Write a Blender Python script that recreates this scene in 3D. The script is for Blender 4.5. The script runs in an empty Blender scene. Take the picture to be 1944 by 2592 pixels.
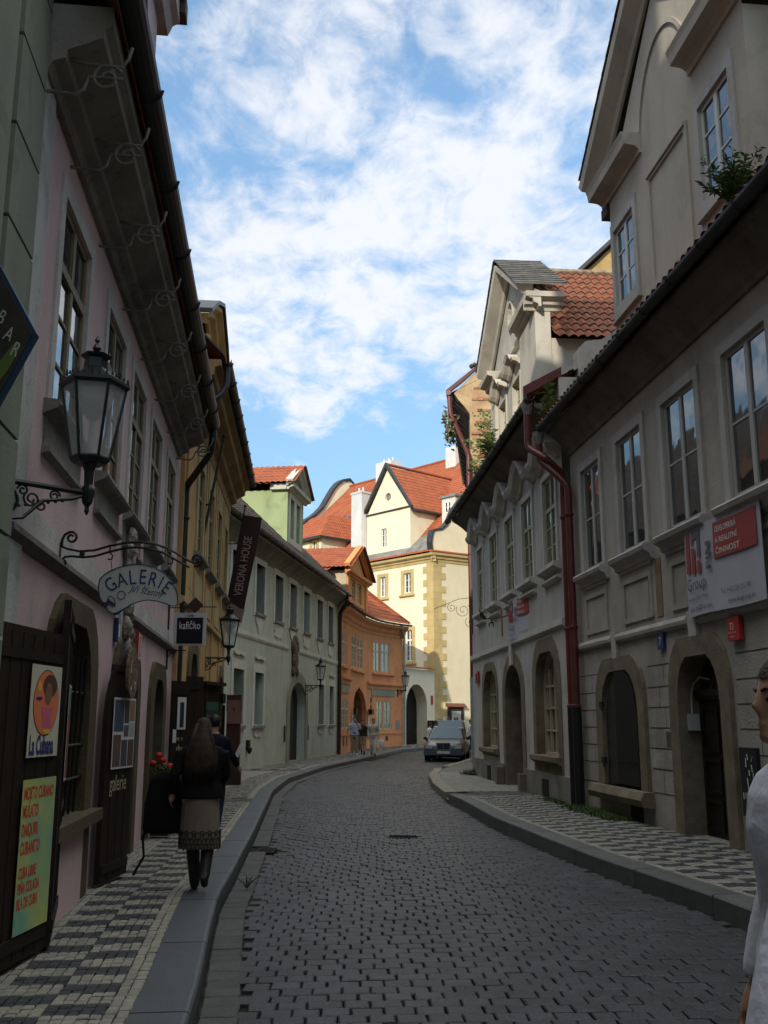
import bpy, bmesh, math, random
from mathutils import Vector, Matrix
from mathutils.geometry import tessellate_polygon
R=math.radians; PI=math.pi
random.seed(7)
SC=bpy.context.scene; COL=SC.collection
# ---------------------------------------------------------------- camera
cam=bpy.data.cameras.new('camera'); camo=bpy.data.objects.new('camera',cam); COL.objects.link(camo)
cam.sensor_fit='VERTICAL'; cam.sensor_height=36; cam.sensor_width=27; cam.lens=36*2500/2592
cam.clip_start=.1; cam.clip_end=3000
camo.location=(0,0,1.6); camo.rotation_euler=(R(90)+math.atan(534/2500),0,0)
SC.camera=camo
# ---------------------------------------------------------------- light
SUN_AZ=Vector((-.36,-.93,0)).normalized(); SUN_EL=R(21.5)
sd=Vector((SUN_AZ.x*math.cos(SUN_EL),SUN_AZ.y*math.cos(SUN_EL),math.sin(SUN_EL)))
sl=bpy.data.lights.new('sun','SUN'); sl.energy=3.0; sl.angle=R(.5); sl.color=(1,.93,.82)
so=bpy.data.objects.new('sun',sl); COL.objects.link(so); so.rotation_euler=sd.to_track_quat('Z','Y').to_euler(); so.location=(0,-20,40)
SC.view_settings.view_transform='Standard'; SC.view_settings.look='None'
SC.view_settings.exposure=.36; SC.view_settings.gamma=1
W=bpy.data.worlds.new('World'); SC.world=W; W.use_nodes=True
def sky():
    nt=W.node_tree; nt.nodes.clear(); N=nt.nodes.new; L=nt.links.new
    out=N('ShaderNodeOutputWorld'); bg=N('ShaderNodeBackground'); bg.inputs[1].default_value=.15
    st=N('ShaderNodeTexSky'); st.sky_type='NISHITA'; st.sun_disc=False; st.sun_elevation=SUN_EL
    st.sun_rotation=math.atan2(SUN_AZ.x,SUN_AZ.y); st.air_density=1.0; st.dust_density=.6; st.ozone_density=1.5
    tc=N('ShaderNodeTexCoord')
    def M(op,a,b=None,c=None,clamp=False):
        m=N('ShaderNodeMath'); m.operation=op; m.use_clamp=clamp
        for i,x in enumerate((a,b,c)):
            if x is None: continue
            if isinstance(x,(int,float)): m.inputs[i].default_value=x
            else: L(x,m.inputs[i])
        return m.outputs[0]
    sep=N('ShaderNodeSeparateXYZ'); L(tc.outputs['Generated'],sep.inputs[0])
    zz=M('ADD',M('MAXIMUM',sep.outputs[2],0.0),.12)
    cx=N('ShaderNodeCombineXYZ'); L(M('DIVIDE',sep.outputs[0],zz),cx.inputs[0]); L(M('DIVIDE',sep.outputs[1],zz),cx.inputs[1])
    def noise(scale,det,rough,dist=0,off=0):
        n=N('ShaderNodeTexNoise'); n.inputs['Scale'].default_value=scale; n.inputs['Detail'].default_value=det
        n.inputs['Roughness'].default_value=rough; n.inputs['Distortion'].default_value=dist
        mp=N('ShaderNodeMapping'); mp.inputs['Location'].default_value=(off,off*.7,0); mp.inputs['Scale'].default_value=(1.15,.85,1); mp.inputs['Rotation'].default_value=(0,0,.5)
        L(cx.outputs[0],mp.inputs[0]); L(mp.outputs[0],n.inputs['Vector']); return n.outputs[0]
    big=noise(1.3,3,.5,.2,3.1); mid=noise(4.6,7,.6,.4,1.3); fine=noise(13,6,.62,.6,5.2)
    dens=M('ADD',M('ADD',M('MULTIPLY',big,.35),M('MULTIPLY',mid,1.25)),M('MULTIPLY',fine,.55))
    # broad masses and clear patches of this sky, by direction: (azimuth deg, elevation deg, width, gain)
    blobs=[(1,27,.13,.22),(5,30,.12,.16),(-7,24,.10,.2),(-3,21,.07,.1),(-12,31,.05,-.1),(-6,41,.07,-.07),(8,38,.12,.03),(13,33,.10,.12),(-10,21,.06,.13),
           (-4,13.0,.05,-.5),(3,15.0,.05,-.42),(8,14,.07,-.3),(-9,15.8,.04,-.35),(-11,10,.07,-.3),(2,9.5,.06,-.28),(-2,17.2,.03,-.1),(1,19.4,.035,-.12),
           (-4.9,14.4,.014,.26),(-9.2,12.3,.022,.30),(-4.6,12.4,.014,.22),(1.2,11.6,.022,.34),(-9.7,16.4,.016,.3),(-6.4,12.0,.016,.24),(12,18,.08,.2),(-10,44,.1,-.02),(4,47,.12,-.03)]
    acc=dens
    for az,el,w,g in blobs:
        a,e=R(az),R(el); v=(math.sin(a)*math.cos(e),math.cos(a)*math.cos(e),math.sin(e))
        d=N('ShaderNodeVectorMath'); d.operation='DISTANCE'; L(tc.outputs['Generated'],d.inputs[0]); d.inputs[1].default_value=v
        q=M('DIVIDE',d.outputs['Value'],w); q=M('MULTIPLY',q,q); q=M('EXPONENT',M('MULTIPLY',q,-1.0))
        acc=M('MULTIPLY_ADD',q,(g*1.25 if w<.025 else g*.5) if g>0 else g*1.05,acc)
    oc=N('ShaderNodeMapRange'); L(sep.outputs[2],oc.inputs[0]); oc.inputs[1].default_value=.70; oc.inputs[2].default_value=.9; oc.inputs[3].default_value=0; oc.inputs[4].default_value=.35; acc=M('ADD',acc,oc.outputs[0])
    mr=N('ShaderNodeMapRange'); mr.interpolation_type='SMOOTHSTEP'; L(acc,mr.inputs[0]); mr.inputs[1].default_value=.93; mr.inputs[2].default_value=1.36; mr.inputs[3].default_value=.04
    horiz=N('ShaderNodeMapRange'); L(sep.outputs[2],horiz.inputs[0]); horiz.inputs[1].default_value=-.02; horiz.inputs[2].default_value=.05
    fac=M('MULTIPLY',mr.outputs[0],horiz.outputs[0])
    shade=N('ShaderNodeMix'); shade.data_type='RGBA'; L(mid,shade.inputs[0]); shade.inputs[6].default_value=(5.6,5.65,5.8,1); shade.inputs[7].default_value=(4.6,4.75,5.1,1)
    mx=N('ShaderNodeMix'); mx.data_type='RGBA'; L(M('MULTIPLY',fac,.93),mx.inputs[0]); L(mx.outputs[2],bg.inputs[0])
    gain=N('ShaderNodeMix'); gain.data_type='RGBA'; gain.blend_type='MULTIPLY'; gain.inputs[0].default_value=1
    L(st.outputs[0],gain.inputs[6]); hz=N('ShaderNodeMapRange'); L(sep.outputs[2],hz.inputs[0]); hz.inputs[1].default_value=.12; hz.inputs[2].default_value=.55; hz.inputs[3].default_value=.50; hz.inputs[4].default_value=1.0
    gg=N('ShaderNodeVectorMath'); gg.operation='SCALE'; gg.inputs[0].default_value=(1.15,1.36,1.38); L(hz.outputs[0],gg.inputs['Scale']); L(gg.outputs[0],gain.inputs[7])
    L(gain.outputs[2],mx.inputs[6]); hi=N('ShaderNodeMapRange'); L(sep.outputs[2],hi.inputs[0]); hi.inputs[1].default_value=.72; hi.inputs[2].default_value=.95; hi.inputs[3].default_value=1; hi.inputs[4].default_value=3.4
    sc_=N('ShaderNodeVectorMath'); sc_.operation='SCALE'; L(shade.outputs[2],sc_.inputs[0]); L(hi.outputs[0],sc_.inputs['Scale']); wm=N('ShaderNodeMix'); wm.data_type='RGBA'; wm.blend_type='MULTIPLY'; L(M('MULTIPLY',M('SUBTRACT',hi.outputs[0],1.0),.42),wm.inputs[0]); L(sc_.outputs[0],wm.inputs[6]); wm.inputs[7].default_value=(1.05,1.0,.91,1); L(wm.outputs[2],mx.inputs[7]); L(bg.outputs[0],out.inputs[0])  # cloud overhead, out of view, brightened and warmed to fill the street
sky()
# ---------------------------------------------------------------- materials
MATS={}
def mat(name,col,rough=.8,var=.12,scale=3.,bump=.15,bscale=40.,metal=0.,spec=.3,streak=0.,col2=None,island=0.,coat=0.,spots=0.):
    if name in MATS: return MATS[name]
    m=bpy.data.materials.new(name); m.use_nodes=True; nt=m.node_tree; b=nt.nodes['Principled BSDF']; N=nt.nodes.new; L=nt.links.new
    b.inputs['Roughness'].default_value=rough; b.inputs['Metallic'].default_value=metal; b.inputs['Specular IOR Level'].default_value=spec
    b.inputs['Coat Weight'].default_value=coat
    tc=N('ShaderNodeTexCoord'); c1=tuple(col)+(1,); c2=tuple(col2)+(1,) if col2 else tuple(x*(1-2.2*var) for x in col)+(1,)
    cur=None
    if var>0 or col2:
        n=N('ShaderNodeTexNoise'); n.inputs['Scale'].default_value=scale; n.inputs['Detail'].default_value=6; n.inputs['Roughness'].default_value=.6
        L(tc.outputs['Object'],n.inputs['Vector'])
        r=N('ShaderNodeValToRGB'); r.color_ramp.elements[0].position=.35; r.color_ramp.elements[1].position=.68
        r.color_ramp.elements[0].color=c2; r.color_ramp.elements[1].color=c1; L(n.outputs[0],r.inputs[0]); cur=r.outputs[0]
    if streak>0:
        mp=N('ShaderNodeMapping'); mp.inputs['Scale'].default_value=(1.1,1.1,.3); L(tc.outputs['Object'],mp.inputs[0])
        n=N('ShaderNodeTexNoise'); n.inputs['Scale'].default_value=1.6; n.inputs['Detail'].default_value=5; L(mp.outputs[0],n.inputs['Vector'])
        r=N('ShaderNodeMapRange'); r.inputs[1].default_value=.42; r.inputs[2].default_value=.66; r.inputs[3].default_value=1; r.inputs[4].default_value=1-streak*.6; L(n.outputs[0],r.inputs[0])
        x=N('ShaderNodeMix'); x.data_type='RGBA'; x.blend_type='MULTIPLY'; x.inputs[0].default_value=1; L(cur,x.inputs[6]); L(r.outputs[0],x.inputs[7]); cur=x.outputs[2]
    if spots>0:
        n=N('ShaderNodeTexNoise'); n.inputs['Scale'].default_value=9; n.inputs['Detail'].default_value=8; n.inputs['Roughness'].default_value=.75; L(tc.outputs['Object'],n.inputs['Vector'])
        r=N('ShaderNodeMapRange'); r.inputs[1].default_value=.56; r.inputs[2].default_value=.64; r.inputs[3].default_value=1; r.inputs[4].default_value=1-spots; L(n.outputs[0],r.inputs[0])
        x=N('ShaderNodeMix'); x.data_type='RGBA'; x.blend_type='MULTIPLY'; x.inputs[0].default_value=1; L(cur,x.inputs[6]); L(r.outputs[0],x.inputs[7]); cur=x.outputs[2]
    if streak>0:      # repaired and discoloured areas with edges of their own
        n=N('ShaderNodeTexNoise'); n.inputs['Scale'].default_value=.9; n.inputs['Detail'].default_value=9; n.inputs['Roughness'].default_value=.62; n.inputs['Distortion'].default_value=.6; L(tc.outputs['Object'],n.inputs['Vector'])
        r=N('ShaderNodeMapRange'); r.inputs[1].default_value=.54; r.inputs[2].default_value=.57; r.inputs[3].default_value=1; r.inputs[4].default_value=1-streak*.45; L(n.outputs[0],r.inputs[0])
        x=N('ShaderNodeMix'); x.data_type='RGBA'; x.blend_type='MULTIPLY'; x.inputs[0].default_value=1; L(cur,x.inputs[6]); L(r.outputs[0],x.inputs[7]); cur=x.outputs[2]
    if island>0:
        g=N('ShaderNodeNewGeometry'); r=N('ShaderNodeMapRange'); r.inputs[3].default_value=1-island; r.inputs[4].default_value=1+island; L(g.outputs['Random Per Island'],r.inputs[0])
        x=N('ShaderNodeMix'); x.data_type='RGBA'; x.blend_type='MULTIPLY'; x.inputs[0].default_value=1
        if cur: L(cur,x.inputs[6])
        else: x.inputs[6].default_value=c1
        L(r.outputs[0],x.inputs[7]); cur=x.outputs[2]
    if cur: L(cur,b.inputs['Base Color'])
    else: b.inputs['Base Color'].default_value=c1
    if bump>0:
        n=N('ShaderNodeTexNoise'); n.inputs['Scale'].default_value=bscale; n.inputs['Detail'].default_value=4; L(tc.outputs['Object'],n.inputs['Vector'])
        bp=N('ShaderNodeBump'); bp.inputs['Strength'].default_value=bump; bp.inputs['Distance'].default_value=.02; L(n.outputs[0],bp.inputs['Height']); L(bp.outputs[0],b.inputs['Normal'])
    MATS[name]=m; return m
def plaster(name,col,streak=.25,var=.07,bump=.25,spots=.0,col2=None,scale=1.3): return mat(name,col,.9,var,scale,bump,30,0,.15,streak,col2,spots=spots)
IRON=mat('black_iron',(.008,.011,.012),.5,.1,8,.1,60,.2,.4)
STONE=mat('door_stone',(.105,.085,.05),.9,.14,3,.5,35,0,.2,.15,spots=.2)
STONE2=mat('warm_stone',(.20,.175,.12),.9,.16,3,.5,35,0,.2,.15,col2=(.13,.105,.075))
WOODD=mat('dark_wood',(.022,.014,.009),.6,.2,6,.2,50,0,.25)
WOODB=mat('brown_wood',(.055,.035,.022),.65,.2,5,.25,45,0,.25)
TILE=mat('orange_tile',(.37,.105,.043),.8,.14,1.6,.3,30,0,.2,island=.0,col2=(.25,.072,.035))
TILEO=mat('weathered_tile',(.27,.085,.04),.85,.2,5.5,.4,25,0,.2,spots=.5,col2=(.10,.05,.032))
TILED=mat('dark_tile',(.10,.085,.07),.85,.2,3,.4,25,0,.2,spots=.3)
ZINC=mat('dark_zinc',(.055,.058,.06),.5,.15,3,.1,30,.3,.4)
ZINCL=mat('light_zinc',(.35,.37,.38),.4,.12,3,.1,30,.5,.4)
REDPIPE=mat('red_painted_metal',(.12,.024,.02),.45,.15,4,.1,30,0,.4)
WHITEP=mat('white_paint',(.72,.71,.66),.6,.06,4,.1,50,0,.3)
def glass(name,col,rough=.04):
    m=mat(name,col,rough,.0,3,.0,3,0,1.0); b=m.node_tree.nodes['Principled BSDF']; b.inputs['IOR'].default_value=1.75
    nt=m.node_tree; tc=nt.nodes.new('ShaderNodeTexCoord'); n=nt.nodes.new('ShaderNodeTexNoise'); n.inputs['Scale'].default_value=1.7
    bp=nt.nodes.new('ShaderNodeBump'); bp.inputs['Strength'].default_value=.06; bp.inputs['Distance'].default_value=.1
    nt.links.new(tc.outputs['Object'],n.inputs['Vector']); nt.links.new(n.outputs[0],bp.inputs['Height']); nt.links.new(bp.outputs[0],b.inputs['Normal'])
    return m
GLASS=glass('window_glass',(.03,.035,.035)); GLASSC=glass('curtained_glass',(.17,.17,.14),.08); GLASSD=glass('dark_glass',(.012,.014,.016))
# ---------------------------------------------------------------- mesh builder
class MB:
    def __init__(s): s.v=[]; s.f=[]
    def add(s,vs,fs):
        n=len(s.v); s.v+=[tuple(p) for p in vs]; s.f+=[tuple(i+n for i in f) for f in fs]; return s
    def box(s,x0,x1,y0,y1,z0,z1):
        return s.add([(x0,y0,z0),(x1,y0,z0),(x1,y1,z0),(x0,y1,z0),(x0,y0,z1),(x1,y0,z1),(x1,y1,z1),(x0,y1,z1)],
                     [(0,3,2,1),(4,5,6,7),(0,1,5,4),(1,2,6,5),(2,3,7,6),(3,0,4,7)])
    def prism(s,poly,y0,y1):           # polygon in x,z pushed through y
        n=len(poly); vs=[(x,y0,z) for x,z in poly]+[(x,y1,z) for x,z in poly]
        tri=tessellate_polygon([[Vector((x,z,0)) for x,z in poly]])
        return s.add(vs,[t for t in tri]+[tuple(i+n for i in reversed(t)) for t in tri]+[(i,(i+1)%n,(i+1)%n+n,i+n) for i in range(n)])
    def prismx(s,poly,x0,x1):          # polygon in y,z pushed through x
        n=len(poly); vs=[(x0,y,z) for y,z in poly]+[(x1,y,z) for y,z in poly]
        tri=tessellate_polygon([[Vector((x,z,0)) for x,z in poly]])
        return s.add(vs,[t for t in tri]+[tuple(i+n for i in reversed(t)) for t in tri]+[(i,(i+1)%n,(i+1)%n+n,i+n) for i in range(n)])
    def prismz(s,poly,z0,z1):
        n=len(poly); vs=[(x,y,z0) for x,y in poly]+[(x,y,z1) for x,y in poly]
        tri=tessellate_polygon([[Vector((x,z,0)) for x,z in poly]])
        return s.add(vs,[t for t in tri]+[tuple(i+n for i in reversed(t)) for t in tri]+[(i,(i+1)%n,(i+1)%n+n,i+n) for i in range(n)])
    def tube(s,pts,r,n=8,cap=True):
        pts=[Vector(p) for p in pts]; rs=r if isinstance(r,(list,tuple)) else [r]*len(pts); k=len(pts); vs=[]; up=None
        for i,p in enumerate(pts):
            t=(pts[min(i+1,k-1)]-pts[max(i-1,0)]).normalized()
            if up is None: up=Vector((0,0,1)) if abs(t.z)<.9 else Vector((1,0,0))
            a=t.cross(up)
            if a.length<1e-4: a=t.cross(Vector((0,1,0)))
            a.normalize(); b=t.cross(a).normalized(); up=-b if i else up
            up=a.cross(t)
            for j in range(n):
                g=2*PI*j/n; vs.append(p+a*math.cos(g)*rs[i]+b*math.sin(g)*rs[i])
        fs=[(i*n+j,i*n+(j+1)%n,(i+1)*n+(j+1)%n,(i+1)*n+j) for i in range(k-1) for j in range(n)]
        if cap: fs+=[tuple(range(n)),tuple(range((k-1)*n,k*n))]
        return s.add(vs,fs)
    def lathe(s,prof,c=(0,0,0),n=12,rot=0,sy=1.):
        vs=[]
        for r,z in prof:
            for j in range(n):
                g=2*PI*j/n+rot; vs.append((c[0]+r*math.cos(g),c[1]+r*math.sin(g)*sy,c[2]+z))
        k=len(prof); fs=[(i*n+j,i*n+(j+1)%n,(i+1)*n+(j+1)%n,(i+1)*n+j) for i in range(k-1) for j in range(n)]
        fs+=[tuple(range(n)),tuple(range((k-1)*n,k*n))]; return s.add(vs,fs)
    def loft(s,rings,cap=True):
        n=len(rings[0]); vs=[p for r in rings for p in r]; k=len(rings)
        fs=[(i*n+j,i*n+(j+1)%n,(i+1)*n+(j+1)%n,(i+1)*n+j) for i in range(k-1) for j in range(n)]
        if cap: fs+=[tuple(range(n)),tuple(range((k-1)*n,k*n))]
        return s.add(vs,fs)
    def ball(s,c,r,n=10,m=7):
        if not isinstance(r,(tuple,list)): r=(r,r,r)
        rings=[]
        for i in range(m+1):
            a=-PI/2+PI*i/m; q=max(math.cos(a),.02)
            rings.append([(c[0]+r[0]*q*math.cos(2*PI*j/n),c[1]+r[1]*q*math.sin(2*PI*j/n),c[2]+r[2]*math.sin(a)) for j in range(n)])
        return s.loft(rings)
    def sheet(s,outer,holes,y,reveal=0):   # flat wall in x,z with holes and their reveals
        loops=[outer]+holes; vs=[];[vs.extend([(x,y,z) for x,z in l]) for l in loops]
        tri=tessellate_polygon([[Vector((x,z,0)) for x,z in l] for l in loops]); s.add(vs,tri)
        if reveal:
            for l in holes: s.ring(l,y,y+reveal)
        return s
    def ring(s,l,y0,y1):
        n=len(l); return s.add([(x,y0,z) for x,z in l]+[(x,y1,z) for x,z in l],[(i,(i+1)%n,(i+1)%n+n,i+n) for i in range(n)])
    def frame(s,outer,inner,y0,y1):        # two loops of equal count: a moulded surround
        n=len(outer); vs=[(x,y0,z) for x,z in outer]+[(x,y0,z) for x,z in inner]+[(x,y1,z) for x,z in outer]+[(x,y1,z) for x,z in inner]
        fs=[]
        for i in range(n):
            j=(i+1)%n; fs+=[(i,j,n+j,n+i),(i,j,2*n+j,2*n+i),(n+i,n+j,3*n+j,3*n+i)]
        return s.add(vs,fs)
    def build(s,name,m,parent=None,smooth=False,warp=None,fix=True):
        me=bpy.data.meshes.new(name); me.from_pydata(s.v,[],s.f)
        if fix or warp:
            bm=bmesh.new(); bm.from_mesh(me)
            if warp:
                for cx in warp.cuts: bmesh.ops.bisect_plane(bm,geom=bm.verts[:]+bm.edges[:]+bm.faces[:],plane_co=(cx,0,0),plane_no=(1,0,0))
                for vx in bm.verts: vx.co=warp(*vx.co)
            bmesh.ops.recalc_face_normals(bm,faces=bm.faces); bm.to_mesh(me); bm.free()
        me.materials.append(m); o=bpy.data.objects.new(name,me); COL.objects.link(o)
        if smooth: 
            me.polygons.foreach_set('use_smooth',[True]*len(me.polygons))
        if parent: o.parent=parent
        return o
def tag(o,label=None,cat=None,group=None,kind=None):
    if label: o['label']=label
    if cat: o['category']=cat
    if group: o['group']=group
    if kind: o['kind']=kind
    return o
def thing(name,label,cat,loc=(0,0,0),rz=0,group=None):
    o=bpy.data.objects.new(name,None); COL.objects.link(o); o.location=loc; o.rotation_euler=(0,0,R(rz)); o.empty_display_size=.2
    return tag(o,label,cat,group)
def copy_tree(o,parent=None):
    c=o.copy(); COL.objects.link(c); c.parent=parent
    for ch in o.children: copy_tree(ch,c)
    return c
def text(name,s,m,parent,x,z,size,y=-.004,sx=1.,rot=0.,shear=0.,bold=0.,align='LEFT',space=1.,warp=None,depth=.002):
    cu=bpy.data.curves.new('t','FONT'); cu.body=s; cu.size=1; cu.shear=shear; cu.offset=bold; cu.align_x=align; cu.space_character=space; cu.extrude=0; cu.resolution_u=3
    o=bpy.data.objects.new('t',cu); COL.objects.link(o); bpy.context.view_layer.update()
    me=bpy.data.meshes.new_from_object(o.evaluated_get(bpy.context.evaluated_depsgraph_get())); bpy.data.objects.remove(o); bpy.data.curves.remove(cu)
    c_,s_=math.cos(rot),math.sin(rot)
    for v in me.vertices:
        a,b=v.co.x*size*sx,v.co.y*size
        v.co=(x+a*c_-b*s_,y,z+a*s_+b*c_)
        if warp: v.co=warp(*v.co)
    me.name=name; me.materials.clear(); me.materials.append(m); q=bpy.data.objects.new(name,me); COL.objects.link(q); q.parent=parent; return q
def tiles(poly,O,U,V,m,name,parent,tw=.22,rh=.33,amp=.035,lip=.02,seg=4,warp=None,mono=False):
    """pantile field: poly in (u,v) on the plane O+uU+vV (convex), cut to its outline"""
    O,U,V=Vector(O),Vector(U).normalized(),Vector(V).normalized(); Nn=U.cross(V).normalized()
    if Nn.z<0: Nn=-Nn
    us=[p[0] for p in poly]; vs_=[p[1] for p in poly]; u0,u1,v0,v1=min(us),max(us),min(vs_),max(vs_)
    nu=max(2,int((u1-u0)/tw*seg)+1); b=MB(); j=0; v=v0
    while v<v1:
        ve=min(v+rh,v1+.001); vs=[]
        jit=[random.uniform(-.008,.008) for _ in range(nu//seg+2)]
        for vv,l in ((v-.02,-.01),(v-.02,lip),(ve,0)):
            for i in range(nu+1):
                u=u0+(u1-u0)*i/nu; h=amp*abs(math.cos(PI*u/tw)) if not mono else amp*.2*abs(math.cos(PI*u/tw))**8
                vs.append(O+U*u+V*(vv+(jit[i//seg] if l>=0 and vv<ve else 0))+Nn*(h+l+.01))
        n=nu+1; b.add(vs,[(r*n+i,r*n+i+1,(r+1)*n+i+1,(r+1)*n+i) for r in (0,1) for i in range(nu)]); v+=rh
    me=bpy.data.meshes.new(name); me.from_pydata(b.v,[],b.f); bm=bmesh.new(); bm.from_mesh(me)
    cu=sum(us)/len(us); cv=sum(vs_)/len(vs_)
    for i in range(len(poly)):
        a,c=poly[i],poly[(i+1)%len(poly)]; d=(U*(c[0]-a[0])+V*(c[1]-a[1])).normalized(); no=d.cross(Nn)
        A_=O+U*a[0]+V*a[1]; C_=O+U*cu+V*cv
        if (C_-A_).dot(no)>0: no=-no
        bmesh.ops.bisect_plane(bm,geom=bm.verts[:]+bm.edges[:]+bm.faces[:],plane_co=A_+no*.015,plane_no=no,clear_outer=True)
    # closed backing just below the tiles
    if warp:
        for vx in bm.verts: vx.co=warp(*vx.co)
    bm.to_mesh(me); bm.free(); me.materials.append(m); o=bpy.data.objects.new(name,me); COL.objects.link(o)
    if parent: o.parent=parent
    return o
def grow(l,d=.07):
    xs=[p[0] for p in l]; zs=[p[1] for p in l]; cx,cz=(min(xs)+max(xs))/2,(min(zs)+max(zs))/2; fx=1+2*d/(max(xs)-min(xs)); fz=1+2*d/(max(zs)-min(zs))
    return [(cx+(x-cx)*fx,cz+(z-cz)*fz) for x,z in l]
def rect(x0,x1,z0,z1): return [(x0,z0),(x1,z0),(x1,z1),(x0,z1)]
def arch(x0,x1,z0,zs,zt,n=8):          # springing zs, crown zt
    cx=(x0+x1)/2; a=(x1-x0)/2; return [(x0,z0),(x1,z0)]+[(cx+a*math.cos(PI*i/n),zs+(zt-zs)*math.sin(PI*i/n)) for i in range(n+1)]
def octa(x0,x1,z0,zs,zt,k=.5,n=4):     # flat-topped portal with curved shoulders, as cut in stone
    w=x1-x0; c=w*(1-k)/2; pts=[(x0,z0),(x1,z0)]
    for i in range(n+1):
        a=PI/2*i/n; pts.append((x1-c+c*math.cos(a),zs+(zt-zs)*math.sin(a)*.94 if i<n else zt))
    for i in range(n+1):
        a=PI/2*(1-i/n); pts.append((x0+c-c*math.cos(a),zs+(zt-zs)*math.sin(a)*.94 if i>0 else zt))
    return pts
def window(par,x0,x1,z0,z1,fm,gm,y=.12,bars=(2,3),transom=None,fw=.05,name='window',sill=None,warp=None,double=True):
    """timber casement filling a hole: frame + muntins, pane as sub-part"""
    b=MB(); t=.012; y=min(y,.03) if y<.1 else y
    b.frame(rect(x0,x1,z0,z1),rect(x0+fw,x1-fw,z0+fw,z1-fw),y-t,y+.03)
    nx,nz=bars; xm=(x0+x1)/2
    if double: b.box(xm-fw*.75,xm+fw*.75,y-t-.006,y+.02,z0+fw,z1-fw)
    zt=z1
    if transom: b.box(x0+fw,x1-fw,y-t-.012,y+.02,transom-fw*.7,transom+fw*.7); zt=transom
    for i in range(1,nx):
        if nx==2 and double: break
        xx=x0+(x1-x0)*i/nx; b.box(xx-.013,xx+.013,y-.008,y+.018,z0+fw,z1-fw)
    if nx==4 and double:
        pass
    for i in range(1,nz):
        zz=z0+(zt-z0)*i/nz; b.box(x0+fw,x1-fw,y-.008,y+.016,zz-.014,zz+.014)
    o=b.build(name,fm,par,warp=warp)
    p=MB(); k=4
    for i in range(k):     # each leaf's glass sits a hair out of true
        xa=x0+.02+(x1-x0-.04)*i/k; xb=x0+.02+(x1-x0-.04)*(i+1)/k
    ya,yb=random.uniform(-.004,.004),random.uniform(-.004,.004)
    p.add([(x0+.01,y+.005,z0+.01),(xm,y+.005+ya,z0+.01),(xm,y+.005+yb,z1-.01),(x0+.01,y+.005,z1-.01),(x1-.01,y+.005,z0+.01),(x1-.01,y+.005,z1-.01)],[(0,1,2,3),(1,4,5,2)])
    p.build('pane',gm,o,warp=warp)
    return o
def gutter(par,x0,x1,y,z,r=.075,m=ZINC,hooks=.9,warp=None,n=1,name='gutter'):
    b=MB(); k=8
    for i in range(n):
        a=x0+(x1-x0)*i/n; e=x0+(x1-x0)*(i+1)/n
        outer=[(y-r*math.cos(PI*j/k),z-r*math.sin(PI*j/k)) for j in range(k+1)]; inner=[(y-(r-.008)*math.cos(PI*j/k),z-(r-.008)*math.sin(PI*j/k)) for j in range(k,-1,-1)]
        b.prismx(outer+inner,a,e)
    x=x0+.2
    while x<x1:
        pts=[(x,y-(r+.012)*math.cos(PI*j/6),z+.01-(r+.012)*math.sin(PI*j/6)) for j in range(7)]; b.tube(pts,.012,5); x+=hooks
    return b.build(name,m,par,warp=warp)
def pipe(name,label,pts,r,m,foot=None,group=None,rings=(),parent=None):
    o=thing(name,label,'downpipe',pts[-1],0,group) if parent is None else parent
    loc=Vector(pts[-1]) if parent is None else Vector((0,0,0))
    q=[Vector(p)-loc for p in pts]; out=[q[0]]
    for i in range(1,len(q)-1):
        a=(q[i-1]-q[i]).normalized(); c=(q[i+1]-q[i]).normalized(); d=min(.09,(q[i-1]-q[i]).length*.45,(q[i+1]-q[i]).length*.45)
        out+=[q[i]+a*d,q[i]+(a+c)*d*.25,q[i]+c*d]
    out.append(q[-1]); b=MB().tube(out,r,10); b.build('pipe',m,o,smooth=False)
    c=MB()
    for z in rings: 
        base=[p for p in q]; 
        for i in range(len(q)-1):
            if min(q[i].z,q[i+1].z)<=z-loc.z<=max(q[i].z,q[i+1].z) and abs(q[i].z-q[i+1].z)>.3:
                t=(z-loc.z-q[i].z)/(q[i+1].z-q[i].z); p=q[i].lerp(q[i+1],t); c.lathe([(r+.004,-.03),(r+.02,-.02),(r+.02,.02),(r+.004,.03)],p,10); break
    if c.v: c.build('collar',m,o)
    return o
# ---------------------------------------------------------------- ground
def gz(Y): return 0 if Y<50 else .018*(Y-50)
LK=[(-.2,-12),(-.75,3.5),(-.95,5),(-1.09,6.29),(-1.3,7.88),(-1.46,9.22),(-1.56,10.8),(-1.65,11.93),(-1.81,14.19),(-2.15,18.5),(-2.52,23.2),(-2.64,28.2),(-2.11,35.2),(-1.78,37.7),(-.45,46.8),(.2,51.5),(.9,54.7),(2.25,57.6),(5,60),(12,64.5)]
RK=[(3.9,-12),(3.3,5),(2.84,8.77),(2.32,11.55),(2.0,14),(1.73,16.2),(1.51,19.8),(1.33,21.4),(1.22,25.8),(1.3,29.8),(1.65,33.5),(2.3,37),(2.9,39.5),(3.55,43),(4.2,47),(4.7,52),(5.8,57),(10,61),(14,63)]
def ip(P,Y):
    for (xa,ya),(xb,yb) in zip(P,P[1:]):
        if Y<=yb: t=(Y-ya)/(yb-ya); return xa+(xb-xa)*t
    return P[-1][0]
COB=mat('granite_setts',(.036,.041,.0455),.5,.12,7,.5,55,0,.35,streak=.45,island=.2,spots=.12)
bed=MB(); k=[-200,-12]+list(range(0,70,3))+[120,400]
bed.add([(x,y,gz(min(y,90))-.045) for y in k for x in (-300,300)],[(2*i,2*i+1,2*i+3,2*i+2) for i in range(len(k)-1)])
DIRT=mat('joint_earth',(.027,.026,.022),.95,.2,8,.5,60,0,.1,col2=(.012,.016,.007))
tag(bed.build('ground',DIRT),kind='structure')
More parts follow.
